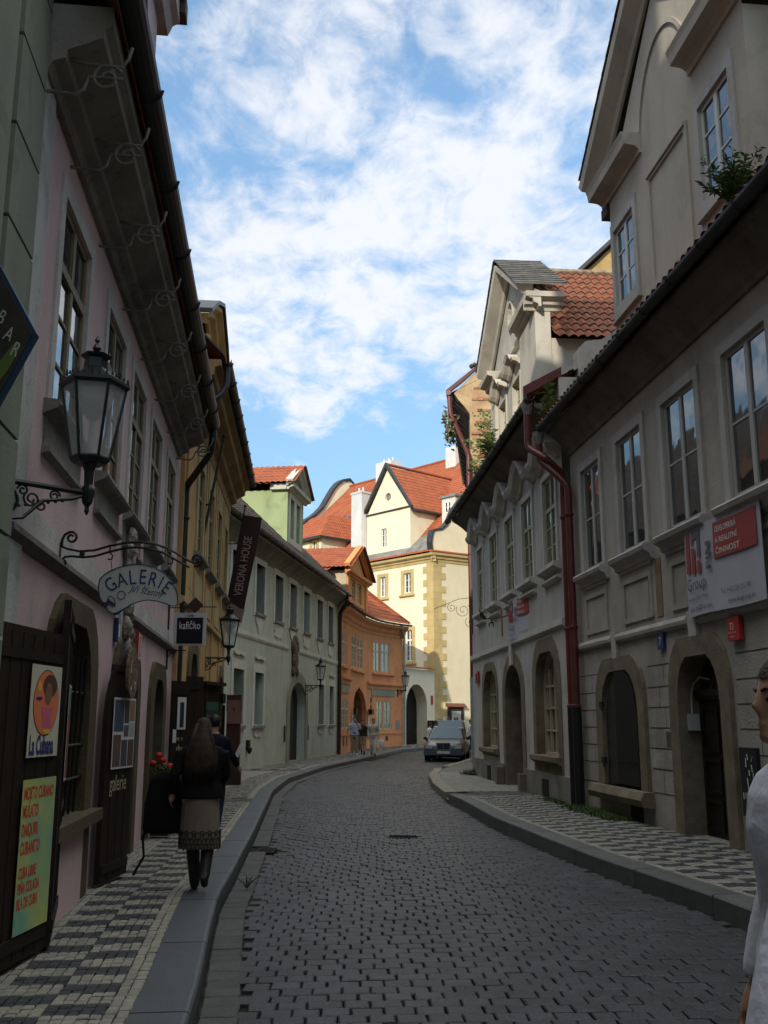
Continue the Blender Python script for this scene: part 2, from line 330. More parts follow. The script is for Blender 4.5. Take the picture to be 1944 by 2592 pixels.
def sett(b,c,ux,uy,w,l,z,bev=.010,h=.05):
    """one dressed stone: centre, half axes, slight tilt and bevelled arris"""
    t1,t2=random.uniform(-.013,.013),random.uniform(-.02,.02); dz=random.uniform(-.004,.004); jx=[random.uniform(-.004,.004) for _ in range(8)]
    vs=[]
    for r,zz in ((1,-h),(1,-bev*.8),(0,0)):
        for i,(a,e) in enumerate(((-1,-1),(1,-1),(1,1),(-1,1))):
            p=(w/2-(0 if r else bev)+jx[i])*a; q=(l/2-(0 if r else bev)+jx[i+4])*e
            vs.append((c[0]+ux[0]*p+uy[0]*q,c[1]+ux[1]*p+uy[1]*q,z+zz+dz+p*t1+q*t2))
    b.add(vs,[(8,9,10,11)]+[(r*4+i,r*4+(i+1)%4,(r+1)*4+(i+1)%4,(r+1)*4+i) for r in (0,1) for i in range(4)])
road=MB(); Y=1.8; row=0; GR_=[(.27,14.76,.36,.26),(-1.53,13.45,.26,.5)]
while Y<63:
    xl,xr=ip(LK,Y)+.26,ip(RK,Y)-.04; pitch=random.uniform(.148,.162) if Y<34 else .19
    x=math.floor(xl/.18)*.18+(.09 if row%2 else 0)+random.uniform(-.02,.02); kx=x; sk=.045+.012*math.sin(Y*.22)
    while x<xr:
        kx+=.18; w=kx+random.uniform(-.022,.022)-x
        yy=Y+sk*(x+w/2)+.006*math.sin(x*2.1+Y*.7)+.02*math.sin(x*.8+Y*.2); cx=x+w/2; z=gz(yy)+.012*math.sin(cx*1.3+Y*.5)+.03*(1-((cx-(xl+xr)/2)/((xr-xl)/2+.01))**2)-.03
        if xl-.06<cx<xr+.03 and not any(abs(cx-g[0])<g[2]/2+.06 and abs(yy-g[1])<g[3]/2+.05 for g in GR_):
            sett(road,(cx,yy),(1,.045),(-.045,1),w-.010,pitch-.009,z,.008)
        x+=w
    Y+=pitch; row+=1
tag(road.build('road',COB,fix=False),kind='structure')
# gutter course along the left kerb, one stone wide
gc=MB(); Y=2.
while Y<44:
    l=random.uniform(.17,.27); x0=ip(LK,Y)+.13; x1=ip(LK,Y+l)+.13; s_=(x1-x0)/l
    if not abs(Y-13.4)<.35: sett(gc,((x0+x1)/2,Y+l/2),(1,-s_),(s_,1),.22,l-.014,gz(Y)-.012)
    Y+=l
tag(gc.build('road',mat('gutter_setts',(.055,.056,.054),.6,.12,8,.5,50,0,.3,island=.18),fix=False),kind='structure')
# kerbs: long granite slabs
KER=mat('kerb_granite',(.062,.072,.080),.5,.08,5,.3,80,0,.4,island=.06,spots=.12); KERW=mat('kerb_granite_worn',(.17,.155,.12),.6,.1,5,.3,80,0,.3,island=.12,spots=.2)
def kerb(P,side,y0,y1,wid,h,m,skip=()):
    b=MB(); Y=y0
    while Y<y1:
        l=random.uniform(1.1,1.9) if Y>4 else 1.6; e=min(Y+l,y1); n=3
        if any(a<Y<c for a,c in skip): Y=e; continue
        rings=[]
        for i in range(n+1):
            yy=Y+.006+(e-Y-.018)*i/n; x=ip(P,yy); d=ip(P,yy+.1)-ip(P,yy-.1); nx=Vector((.2,-d,0)).normalized()*side
            z=gz(yy); pr=[(0,-.05),(0,h-.018),(.012,h-.004),(.03,h),(wid,h),(wid,-.05)]
            rings.append([(x+nx.x*q,yy+nx.y*q,z+r) for q,r in pr])
        b.loft(rings); Y=e
    return tag(b.build('kerb',m),kind='structure')
kerb(LK,-1,-4,63,.31,.125,KER)
kerb(RK,1,-4,21.3,.27,.165,mat('kerb_granite_dark',(.085,.09,.088),.6,.1,5,.35,70,0,.3,island=.08,spots=.25))
kerb(RK,1,22.1,33.5,.27,.145,KERW)
kerb(RK,1,35.5,57,.27,.13,KERW)
# mosaic pavements: small limestone and basalt cubes in a chequer
MOL=mat('pale_mosaic_stone',(.225,.222,.185),.75,.1,9,.4,60,0,.3,island=.16,spots=.15); MOD=mat('dark_mosaic_stone',(.038,.043,.048),.7,.1,9,.4,60,0,.3,island=.2)
def mosaic(P,side,y0,y1,kw,z,width,cols,h=.14,s=.071,dense=True,margin=.128):
    lt,dk=MB(),MB(); Y=y0; j=0; ca,cb=.32,.213
    if not dense: s=.2
    while Y<y1:
        x=ip(P,Y); d=(ip(P,Y+.2)-ip(P,Y-.2))/.4; nx=Vector((1,-d,0)).normalized()*side; tx=Vector((d,1,0)).normalized()
        D=kw; w_=width(Y)
        while D<w_:
            ss=.064 if dense else .16; q=D-kw-margin+.001
            ci,cj=math.floor(q/ca),math.floor((Y-y0+.002)/cb)
            isd=(0<=ci<cols and (ci+cj)%2==0)
            px,py=x+nx.x*(D+ss/2),Y+s/2+nx.y*(D+ss/2)
            sett(dk if isd else lt,(px,py),(nx.x,nx.y),(tx.x,tx.y),ss-.006,s-.006,z+gz(Y),.006,.02)
            D+=ss
        Y+=s; j+=1
    tag(lt.build('pavement',MOL,fix=False),kind='structure'); tag(dk.build('pavement',MOD,fix=False),kind='structure')
def wl(Y):   # left wall line
    if Y<16.33: return -2.57-.11*(Y-8.24)
    if Y<25.5: return -3.38-.08*(Y-16.3)
    if Y<49.3: return -4.87+.141*(Y-30.9)
    return -2.1+(Y-49.3)*.28
mosaic(LK,-1,2.6,19.5,.315,.128,lambda Y:ip(LK,Y)-wl(Y)+.35,2)
mosaic(LK,-1,20.6,32,.315,.128,lambda Y:ip(LK,Y)-wl(Y)+.4,2)
mosaic(LK,-1,32.9,61,.315,.128,lambda Y:ip(LK,Y)-wl(Y)+.5,5,dense=False)
mosaic(RK,1,3,20.9,.275,.148,lambda Y:4.25-.104*(Y-12.2)-ip(RK,Y)+.9 if Y<18.4 else 3.45-.069*(Y-18.5)-ip(RK,Y)+.5,5)
mosaic(RK,1,22.6,31.5,.275,.128,lambda Y:3.45-.069*(Y-18.5)-ip(RK,Y)+.3,0)
def flat(name,poly,z,m):
    b=MB(); b.prismz(poly,z-.12,z); return tag(b.build(name,m),kind='structure')
flat('pavement',[(1.55,31.4),(6.5,31.4),(7.5,58),(6.1,57),(5.0,52),(4.5,47),(3.85,43),(3.2,39.5),(2.6,37),(1.95,33.5)],.128,mat('asphalt_pavement',(.12,.115,.10),.85,.1,4,.4,60))
DKS=mat('dark_setts_crossing',(.07,.07,.065),.7,.1,8,.5,50,0,.3,island=.2)
cr=MB()
for a,c,P,s_,kw,wf in ((19.55,20.55,LK,-1,.32,lambda Y:ip(LK,Y)-wl(Y)+.3),(32.05,32.85,LK,-1,.32,lambda Y:ip(LK,Y)-wl(Y)+.3),(20.95,22.55,RK,1,0,lambda Y:2.1)):
    Y=a
    while Y<c:
        D=kw
        while D<wf(Y):
            w=random.uniform(.1,.14); sett(cr,(ip(P,Y)+s_*(D+w/2),Y+.06),(1,0),(0,1),w-.01,.11,.12+random.uniform(-.004,.004) if kw else .03+.1*min(D/.8,1),.01,.04); D+=w
        Y+=.12
tag(cr.build('pavement',DKS,fix=False),kind='structure')
def grate(name,label,x,y,w,l,n,along):
    t=thing(name,label,'drain cover',(x,y,-.012)); b=MB(); b.frame([(-w/2,-l/2),(w/2,-l/2),(w/2,l/2),(-w/2,l/2)],[(-w/2+.03,-l/2+.03),(w/2-.03,-l/2+.03),(w/2-.03,l/2-.03),(-w/2+.03,l/2-.03)],-.03,.0)
    for i in range(1,n):
        if along: b.box(-w/2,w/2,-.03,0,-l/2+l*i/n-.012,-l/2+l*i/n+.012)
        else: b.box(-w/2+w*i/n-.012,-w/2+w*i/n+.012,-.03,0,-l/2,l/2)
    b.v=[(p[0],p[2],-p[1]-.03) for p in b.v]; b.build('grille',mat('cast_iron',(.03,.026,.02),.6,.2,12,.3,60,.6,.3),t)
    MB().box(-w/2,w/2,-l/2,l/2,-.04,-.032).build('pit',mat('pit_black',(.004,.004,.004),.9,0,bump=0),t)
grate('gully_grate','small iron gully grate in the middle of the cobbled road',.27,14.76,.36,.24,6,False)
grate('gully_grate','slotted iron gully grate at the foot of the left kerb',-1.53,13.45,.24,.5,8,True)
# ---------------------------------------------------------------- LEFT: near green house
PKX,PKY,PKR=-2.57,8.24,96.278
_d=(math.cos(R(PKR)),math.sin(R(PKR))); _n=(-_d[1],_d[0])
def PKw(s,o,z): return (PKX+_d[0]*s+_n[0]*o,PKY+_d[1]*s+_n[1]*o,z)
GREENN=plaster('sage_plaster',(.22,.255,.195),.3,.06,.2); OFFW=plaster('offwhite_plaster',(.52,.54,.50),.3,.08,.25,spots=.25)
t=thing('sage_green_house','sage green rusticated house at the near left edge, beside the pink house','house',PKw(-2.4,0,0),PKR)
b=MB(); b.box(-9,0,-.02,6,0,9.5); b.build('wall',GREENN,t)
b=MB()
for i in range(15):      # rusticated corner courses with a grooved joint
    z=.3+i*.6; b.box(-.62,-.02,-.06,-.02,z,z+.575)
b.box(-2.2,-.75,-.07,-.02,0,9.5); b.build('corner_courses',GREENN,t)
b=MB(); b.box(-9,.06,-.12,-.02,0,.35); b.build('plinth',STONE2,t)
window(t,-5.2,-4.2,3.6,5.6,WHITEP,GLASS,y=-.04)
MB().prismx([(-.7,9.5),(5,15),(6,9.5)],-9,0).build('roof',TILEO,t)
# ---------------------------------------------------------------- LEFT: pink house
PINK=plaster('pink_plaster',(.60,.455,.44),.2,.05,.25,col2=(.56,.43,.42)); WST=plaster('white_trim_plaster',(.56,.55,.51),.25,.07,.25,spots=.3)
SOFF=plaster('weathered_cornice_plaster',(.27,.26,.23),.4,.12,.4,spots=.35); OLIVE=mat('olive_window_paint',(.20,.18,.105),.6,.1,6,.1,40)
GAB_=plaster('pale_gable_plaster',(.46,.40,.39),.3,.06,.25,spots=.2)
pk=thing('pink_house','pink two-storey house with a white band over its dark arched shop doors','house',(PKX,PKY,0),PKR)
W5=[(-1.45,-.4),(.6,1.7),(2.33,3.43),(4.1,5.2),(6.05,7.15)]
D1=octa(-.8,.62,.85,1.75,2.39,.46); D2=octa(2.22,3.72,.12,1.7,2.31,.46); D3=octa(5.45,6.6,.12,1.7,2.2,.5)
b=MB(); holes=[rect(a,c,3.86,5.5) for a,c in W5]+[grow(D1),grow(D2),grow(D3)]
b.sheet(rect(-2.4,8.14,0,6.15),holes,0,.3); b.box(-2.4,8.14,5,5.2,0,6.15)
b.add([(-2.4,0,0),(-2.4,5,0),(-2.4,5,6.15),(-2.4,0,6.15),(8.14,0,0),(8.14,5,0),(8.14,5,6.15),(8.14,0,6.15)],[(0,1,2,3),(4,5,6,7)])
b.build('wall',PINK,pk)
MB().box(-2.39,-2.02,-.03,0,0,5.9).build('corner_strip',OFFW,pk)
MB().box(-2.02,8.1,-.025,0,2.8,3.0).build('band',WST,pk)
b=MB(); b.prismx([(-.06,2.8),(-.075,2.75),(-.02,2.70),(.0,2.70),(0,2.8)],-2.39,2.05); b.prismx([(-.06,2.8),(-.075,2.75),(-.02,2.70),(.0,2.70),(0,2.8)],2.95,8.1); b.build('string_course',mat('mould_grey',(.16,.14,.135),.9,.15,4,.3,40),pk)
for a,c in W5:
    z0,z1=3.86,5.5
    MB().frame(rect(a-.13,c+.13,z0-.02,z1+.13),rect(a,c,z0,z1),-.02,.0).build('window_surround',WST,pk)
    window(pk,a,c,z0,z1,OLIVE,GLASS,y=.05,bars=(2,3),transom=4.98,fw=.055)
    b=MB(); b.prismx([(0,z0-.02),(-.11,z0-.03),(-.12,z0-.06),(-.10,z0-.09),(-.03,z0-.12),(0,z0-.14)],a-.18,c+.18)
    b.prismx([(0,z0-.36),(-.06,z0-.37),(-.06,z0-.40),(0,z0-.42)],a-.15,c+.15); b.box(a-.13,c+.13,-.015,0,z0-.36,z0-.13); b.build('sill',SOFF,pk)
# deep cove cornice under the eaves
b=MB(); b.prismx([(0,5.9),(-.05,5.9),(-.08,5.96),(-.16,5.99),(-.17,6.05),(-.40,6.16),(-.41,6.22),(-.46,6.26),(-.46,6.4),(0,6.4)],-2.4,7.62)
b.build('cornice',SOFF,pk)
gutter(pk,-2.9,7.65,-.55,6.5,.11,mat('black_zinc',(.018,.019,.02),.5,.1,3,.1,30,0,.4),hooks=1.35)
b=MB(); b.add([(-2.6,-.5,6.45),(7.7,-.5,6.45),(7.7,5.2,13.2),(-2.6,5.2,13.2),(-2.6,-.5,6.35),(7.7,-.5,6.35),(7.7,5.2,13.1),(-2.6,5.2,13.1),(7.7,10,6.5),(-2.6,10,6.5)],[(0,1,2,3),(4,5,6,7),(3,2,8,9),(0,1,5,4),(1,2,6,5)]); b.build('roof',TILEO,pk)
MB().box(-9,8,4.8,9,0,18.3).build('added_shade_wing',GAB_,pk)  # unseen block added behind the roof to shade the houses opposite
# scrolled iron stays under the cornice
def spiral(c,r0,r1,a0,turns,n=22,plane='yz'):
    out=[]
    for i in range(n+1):
        q=i/n; a=a0+turns*2*PI*q; r=r0+(r1-r0)*q; out.append((c[0],c[1]+r*math.cos(a),c[2]+r*math.sin(a)))
    return out
PALEIRON=mat('painted_iron',(.19,.18,.15),.6,.2,8,.2,50)
st0=MB(); st0.tube([(0,.02,5.68),(0,-.22,5.66),(0,-.27,5.70),(0,-.30,5.80)]+spiral((0,-.42,5.80),.115,.03,PI,-1.5,18),.013,6); st0.tube([(0,-.05,5.95),(0,-.3,5.90),(0,-.52,5.89),(0,-.56,5.96),(0,-.58,6.05)],.012,6)
sk0=st0.build('cornice_stay',PALEIRON,pk); sk0.location=(-2.3,0,.12)
for s in (-1.35,-.05,1.35,2.8,4.3,5.8,7.3): c=sk0.copy(); COL.objects.link(c); c.parent=pk; c.location=(s,0,.12)
# stone surrounds
MB().frame(octa(-1.12,.96,.12,1.9,2.58,.55),octa(-.8,.62,.85,1.75,2.39,.46),-.05,.3).build('window_surround',STONE,pk)
MB().box(-.8,.62,-.06,.3,.12,.75).build('stone_apron',PINK,pk)
MB().box(-1.1,.95,-.16,.2,.76,.86).build('sill',STONE,pk)
MB().frame(octa(1.9,4.02,.12,1.85,2.5,.55),D2,-.05,.3).build('door_surround',STONE,pk)
MB().frame(octa(5.05,6.98,.12,1.85,2.42,.6),D3,-.05,.3).build('door_surround',STONE,pk)
BLK=mat('dark_interior',(.006,.006,.005),.8,.1,3,.1,20,0,.3)
b=MB(); b.prism(D1,.22,.26); b.build('window',GLASSD,pk)
b=MB(); b.prism(D2,.26,.3); b.box(2.95,2.99,.2,.26,.12,2.2); b.build('door',BLK,pk)
b=MB(); b.prism(D3,.26,.3); b.build('door',BLK,pk)
b=MB()
for i in range(7): x=-.7+i*.2; b.tube([(x,.02,.86),(x,-.02,2.15)],.011,6)
for z in (1.15,1.42,1.85): b.tube([(-.82,.0,z),(.66,.0,z)],.013,6)
b.build('window_grille',IRON,pk)
# roof gable with the oval light
GAB=plaster('pale_gable_plaster',(.46,.40,.39),.3,.06,.25,spots=.2)
gb=MB(); ov=[(1.55+.3*math.cos(2*PI*i/16),9.45+.55*math.sin(2*PI*i/16)) for i in range(16)]
gb.sheet(rect(-2.4,2.82,6.45,10.6),[ov],.02,.25); gb.box(-2.4,2.82,.03+.25,4.5,6.45,10.6); gb.build('roof_gable',GAB,pk)
b=MB(); b.frame([(1.55+.36*math.cos(2*PI*i/16),9.45+.63*math.sin(2*PI*i/16)) for i in range(16)],ov,-.01,.03); b.build('window_surround',mat('mould_grey',(.16,.14,.135)),pk)
b=MB(); b.prismx([(.02,10.4),(-.08,10.4),(-.14,10.55),(-.22,10.6),(-.22,10.9),(.6,10.9),(.6,10.4)],-2.5,3.12); b.prismx([(-.3,10.9),(-.3,11.0),(3,12.6),(4.5,11),(4.5,10.9)],-2.5,3.25); b.build('gable_cornice',GAB,pk)
b=MB()
for i in range(9): b.box(3.05,3.3,-.3+i*.42,.0+i*.42,10.72+.01*(i%3),10.98)
b.build('roof_edge',TILED,pk)
MB().box(2.95,3.02,-.02,.08,8.2,8.75).build('hatch',IRON,pk)
# painted stucco cartouche hanging over the second door
b=MB()
for i,(x,z,rx,rz_) in enumerate([(2.5,3.62,.16,.12),(2.38,3.45,.1,.1),(2.64,3.47,.1,.1),(2.5,3.3,.2,.16),(2.4,3.05,.1,.16),(2.6,3.02,.1,.16),(2.5,2.85,.17,.14),(2.42,2.62,.1,.14),(2.58,2.6,.09,.13),(2.5,2.42,.1,.13)]):
    b.ball((x,-.05,z-.02),(rx,.075,rz_),8,6)
b.build('stucco_cartouche',mat('stucco_relief',(.40,.37,.31),.9,.2,14,.8,30,col2=(.06,.045,.03)),pk)
MB().prism([(2.2,3.0),(2.8,3.0),(2.78,2.6),(2.62,2.3),(2.38,2.3),(2.22,2.6)],-.03,.0).build('cartouche_ground',WST,pk)
p=MB().box(1.95,2.12,-.05,-.01,2.42,2.66).build('number_plate',mat('plate_blue',(.02,.035,.12),.4,.05,3,0),pk)
MB().box(2.0,2.07,-.053,-.05,2.47,2.6).build('numeral',WHITEP,p)
p=MB().box(3.4,3.62,-.07,-.03,2.32,2.64).build('number_plate',mat('plate_red',(.42,.03,.025),.4,.05,3,0),pk)
MB().frame(rect(3.42,3.6,2.34,2.62),rect(3.435,3.585,2.355,2.605),-.073,-.07).build('plate_border',WHITEP,p)
pipe('downpipe','black downpipe between the pink house and the yellow house',[PKw(7.62,-.55,6.42),PKw(7.62,-.55,6.2),PKw(7.72,-.5,6.0),PKw(8.22,-.09,5.55),PKw(8.22,-.09,.14)],.06,mat('black_zinc',(.018,.019,.02)),rings=(5,3.5,2,1))
# ---------------------------------------------------------------- shutters and boards with their posters
def board(label,p0,p1,z0,z1,th=.05,m=WOODD,top=None,cat='shutter',name='shutter',group=None):
    """an open timber leaf standing from ground point p0 to p1 (seen from the street left to right)"""
    L_=math.hypot(p1[0]-p0[0],p1[1]-p0[1]); rz=math.degrees(math.atan2(p1[1]-p0[1],p1[0]-p0[0]))
    t=thing(name,label,cat,(p0[0],p0[1],0),rz,group); b=MB(); b.prism(top or rect(0,L_,z0,z1),0,th); b.build('leaf',m,t)
    n=MB(); k=max(2,int(L_/.16))
    for i in range(1,k): n.box(L_*i/k-.006,L_*i/k+.006,-.004,0,z0+.02,(z1-.04) if top is None else z0+(z1-z0)*.72)
    n.box(.02,L_-.02,-.012,0,z0+.08,z0+.16); n.box(.02,L_-.02,-.012,0,z0+(z1-z0)*.9,z0+(z1-z0)*.93); n.build('ledge',mat('dark_wood_edge',(.013,.009,.006)),t)
    return t,L_
def paper(name,par,x0,x1,z0,z1,m,y=-.016): return MB().box(x0,x1,y-.003,y,z0,z1).build(name,m,par)
def flatmat(n,c): return mat(n,c,.55,.06,5,0,3,0,.3)
def disc(x,z,rx,rz,n=20,a0=0): return [(x+rx*math.cos(2*PI*i/n+a0),z+rz*math.sin(2*PI*i/n+a0)) for i in range(n)]
RED=flatmat('print_red',(.55,.06,.03)); NAVY=flatmat('print_navy',(.02,.035,.16)); CREAMP=flatmat('poster_cream',(.55,.55,.42)); ORP=flatmat('poster_orange',(.72,.2,.09)); BRN=flatmat('print_brown',(.09,.05,.03)); PNK=flatmat('print_pink',(.6,.14,.2)); YEP=flatmat('print_yellow',(.65,.48,.05)); BLKP=flatmat('print_black',(.012,.012,.014)); GREYP=flatmat('print_grey',(.16,.16,.17)); WHP=flatmat('print_white',(.62,.62,.6))
t,l=board('wide dark wooden shutter with a bar poster and a cocktail list, nearest on the left',(-2.30,5.75),(-2.23,6.93),.16,2.2)
o=t; P=paper('poster',t,.63,1.13,1.385,1.972,CREAMP)
def mk(poly,m,par,y,name='print'): return MB().prism(poly,y,y+.002).build(name,m,par)
mk(disc(.885,1.73,.21,.215,24),BLKP,P,-.0205); mk(disc(.885,1.73,.203,.208,24),ORP,P,-.022)
mk(disc(.93,1.84,.12,.075,14),BRN,P,-.0235); mk(disc(.91,1.79,.055,.07,12),flatmat('print_skin',(.22,.12,.07)),P,-.025); mk([(.80,1.70),(1.0,1.70),(.97,1.63),(.99,1.56),(.84,1.56),(.84,1.63)],PNK,P,-.0235)
mk([(.84,1.56),(.99,1.56),(.96,1.53),(.88,1.53)],YEP,P,-.0237); mk(disc(.76,1.755,.05,.012,10),NAVY,P,-.0235); mk(disc(.76,1.83,.025,.035,8),YEP,P,-.0235)
text('lettering','La Cubana',NAVY,P,.655,1.405,.165,-.0225,sx=.56,bold=.03)
Q=paper('poster',t,.62,1.15,.33,1.25,mat('poster_rainbow',(.62,.55,.04),.5,.0,.9,0,col2=(.05,.34,.33)))
for i,(s_,z_) in enumerate([('MOJITO CUBANO',1.13),('MULATO',1.02),('DAIQUIRI',.91),('CUBANITO',.80),('CUBA LIBRE',.66),('PIÑA COLADA',.57),('ISLA DE CUBA',.48)]): text('lettering',s_,RED,Q,.64,z_,.105 if i<4 else .09,-.0205,sx=.56,bold=.03)
t,l=board('narrow wooden shutter with a red town poster, standing open before the barred window',(-2.205,6.96),(-2.50,8.0),.16,2.45)
P=paper('poster',t,.18,.62,1.2,1.87,WHP); mk(rect(.20,.60,1.60,1.85),flatmat('print_teal',(.05,.16,.18)),P,-.021); mk([(.20,1.22),(.6,1.22),(.6,1.63),(.52,1.55),(.47,1.7),(.42,1.58),(.36,1.8),(.33,1.62),(.2,1.66)],flatmat('print_brick',(.20,.055,.035)),P,-.0225)
CAS=t
pts=[(0,.16),(.72,.16),(.72,2.34)]+[(.72-.72*math.sin(PI/2*i/6),1.62+.72*math.cos(PI/2*i/6)) for i in range(1,7)]
t,l=board('tall dark arched door leaf lettered galerie with a sheet of photographs',(-2.60,9.5),(-2.53,10.22),.16,2.3,top=pts)
P=paper('poster',t,.1,.70,1.17,1.84,WHP)
for a in [(.12,.37,1.52,1.82,(.05,.09,.13)),(.39,.52,1.6,1.82,(.06,.055,.05)),(.54,.68,1.62,1.82,(.25,.17,.1)),(.39,.52,1.47,1.58,(.1,.09,.12)),(.54,.68,1.47,1.6,(.35,.36,.34)),(.12,.32,1.19,1.49,(.12,.08,.06)),(.34,.5,1.19,1.44,(.07,.06,.08)),(.52,.68,1.19,1.44,(.1,.06,.05))]:
    mk(rect(*a[:4]),flatmat('photo_%d'%int(a[0]*100+a[2]*1000),a[4]),P,-.0215,'photo')
text('lettering','galerie',flatmat('paint_ochre',(.40,.37,.22)),t,.1,.97,.215,-.016,sx=.78)
pl=thing('palette_sign','painter palette sign spattered with colour, fixed above the galerie leaf','sign',(-2.50,9.86,2.08),88); b=MB(); b.prism(disc(0,0,.17,.25,18),-.03,.0); b.build('palette',mat('paint_spatter',(.26,.18,.10),.7,.25,22,.4,30,col2=(.05,.045,.035)),pl)
for k in range(14): a=random.uniform(0,6.28); q=random.uniform(.2,.85); mk(disc(.17*q*math.cos(a),.25*q*math.sin(a),.018,.022,7),flatmat('dab_%d'%(k%4),[(.4,.05,.03),(.45,.4,.1),(.5,.5,.45),(.05,.1,.3)][k%4]),pl,-.034,'paint_dab')
def scribble(par,x0,x1,z,h,m,y=-.022,seed=1):
    rd=random.Random(seed); b=MB(); x=x0
    while x<x1-h*.5:
        w=h*rd.uniform(.3,.75); hh=h*rd.choice((.6,.6,1)); b.box(x,x+w*.25,y-.001,y,z,z+hh); b.box(x,x+w,y-.001,y,z+hh*.45,z+hh*.62)
        if rd.random()<.5: b.box(x+w*.75,x+w,y-.001,y,z,z+h*.6)
        x+=w+h*(.2 if rd.random()<.8 else .6)
    return b.build('lettering',m,par)
scribble(CAS,.2,.6,1.0,.1,flatmat('paint_dim',(.12,.11,.08)),-.014,9)
# flower pot in the third door
fp=thing('potted_geranium','potted red geranium on the ledge of the third pink doorway','potted plant',PKw(5.35,-.22,.62)); b=MB().lathe([(.09,0),(.13,.16),(.14,.18),(.12,.18)],n=12); b.build('pot',mat('terracotta',(.2,.08,.045)),fp)
MB().box(-.12,.12,-.12,.12,-.46,0).build('stand',WOODD,fp)
def leaves(n,c,r,s,seed=1,up=0.):
    rd=random.Random(seed); b=MB()
    for i in range(n):
        a=rd.uniform(0,2*PI); e=rd.uniform(-.6,1); q=rd.uniform(.35,1)
        p=Vector((c[0]+r[0]*q*math.cos(a)*math.cos(e),c[1]+r[1]*q*math.sin(a)*math.cos(e),c[2]+r[2]*q*math.sin(e)))
        d=Vector((rd.gauss(0,1),rd.gauss(0,1),rd.gauss(0,1)+up)).normalized(); w=d.cross(Vector((rd.gauss(0,1),rd.gauss(0,1),rd.gauss(0,1)))).normalized(); k=s*rd.uniform(.6,1.3)
        nn=d.cross(w)*k*.15
        b.add([p,p+d*k*.5+w*k*.28+nn,p+d*k,p+d*k*.5-w*k*.28+nn],[(0,1,2,3)])
    return b
LEAF=mat('leaf_green',(.06,.12,.03),.7,.15,6,0,island=.35); LEAFL=mat('weed_green',(.13,.19,.05),.7,.15,6,0,island=.3)
leaves(150,(0,0,.32),(.18,.18,.18),.085,3).build('foliage',LEAF,fp,fix=False)
b=MB()
for q in [(.02,-.14,.5),(-.06,-.05,.56),(.1,-.08,.42),(-.03,-.16,.3),(-.12,-.1,.46)]: b.ball(q,(.05,.05,.04),7,5)
b.build('flower',mat('geranium_red',(.55,.02,.02),.6,.2,30,.6,60),fp)
# ---------------------------------------------------------------- LEFT: yellow house
YX,YY,YR=-3.38,16.3,94.574
_yd=(math.cos(R(YR)),math.sin(R(YR))); _yn=(-_yd[1],_yd[0])
def YLw(s,o,z): return (YX+_yd[0]*s+_yn[0]*o,YY+_yd[1]*s+_yn[1]*o,z)
YEL=plaster('ochre_plaster',(.52,.36,.155),.3,.09,.3,col2=(.45,.29,.12),spots=.12); YELT=plaster('ochre_trim',(.46,.37,.20),.3,.08,.25)
yl=thing('yellow_house','ochre yellow house with pale window strips and an attic gable, beyond the pink house','house',(YX,YY,0),YR)
WY=[(1.95,2.95),(4.0,5.05),(6.15,7.15),(8.15,9.0)]
YD=[octa(1.6,2.75,.12,2.2,2.85,.5),octa(7.7,8.9,.12,2.1,2.7,.5)]
b=MB(); b.sheet(rect(-.06,9.27,0,7.5),[rect(a,c,4.75,6.45) for a,c in WY]+[grow(q) for q in YD],0,.3)
b.add([(-.06,0,0),(-.06,6,0),(-.06,6,7.5),(-.06,0,7.5),(9.27,0,0),(9.27,6,0),(9.27,6,7.5),(9.27,0,7.5)],[(0,1,2,3),(4,5,6,7)]); b.build('wall',YEL,yl)
for a,c in WY:
    MB().frame(rect(a-.22,c+.22,4.68,7.1),rect(a,c,4.75,6.45) if 0 else rect(a,c,4.75,6.45),-.035,.0).build('window_surround',YELT,yl)
    window(yl,a,c,4.75,6.45,OLIVE,GLASS,y=.04,bars=(2,3),transom=5.9)
    MB().prismx([(0,4.72),(-.14,4.7),(-.14,4.64),(-.04,4.58),(0,4.56)],a-.27,c+.27).build('sill',SOFF,yl)
    MB().box(a-.15,c+.15,-.03,0,3.75,4.35).build('sill_panel',YELT,yl)
b=MB()
for x in (.1,3.3,5.5,7.5,9.0): b.box(x,x+.22,-.04,0,.1,7.3)
b.build('pilaster_strips',YEL,yl)
MB().prismx([(0,3.68),(-.07,3.66),(-.07,3.58),(-.02,3.54),(0,3.54)],-.06,9.27).build('string_course',YELT,yl)
b=MB(); b.prismx([(0,7.0),(-.05,7.0),(-.07,7.25),(-.2,7.3),(-.22,7.42),(-.42,7.52),(-.44,7.66),(-.54,7.7),(-.54,7.8),(0,7.8)],-.06,9.35); b.build('cornice',plaster('ochre_cornice',(.33,.23,.105),.3,.1,.3),yl)
gutter(yl,.1,9.5,-.62,7.86,.085,mat('black_zinc',(.018,.019,.02)),hooks=1.)
b=MB(); b.add([(-.06,-.6,7.86),(9.5,-.6,7.86),(9.5,4.6,13.2),(-.06,4.6,13.2),(9.5,9.4,7.8),(-.06,9.4,7.8)],[(0,1,2,3),(3,2,4,5)]); b.build('roof',TILEO,yl)
MB().prismx([(-.6,7.86),(-.55,7.95),(4.6,13.3),(4.6,13.2)],-.06,.02).build('verge',ZINC,yl)
for d_,dd in zip(YD,(0,0)):
    x0=min(p[0] for p in d_); x1=max(p[0] for p in d_); zt=max(p[1] for p in d_)
    MB().frame(octa(x0-.26,x1+.26,.12,zt-.5,zt+.26,.5),octa(x0,x1,.12,zt-.65,zt,.5),-.05,.26).build('door_surround',plaster('olive_stone',(.13,.115,.06),.2,.1,.4),yl)
    b=MB(); b.prism(d_,.2,.24); b.build('door',WOODD,yl)
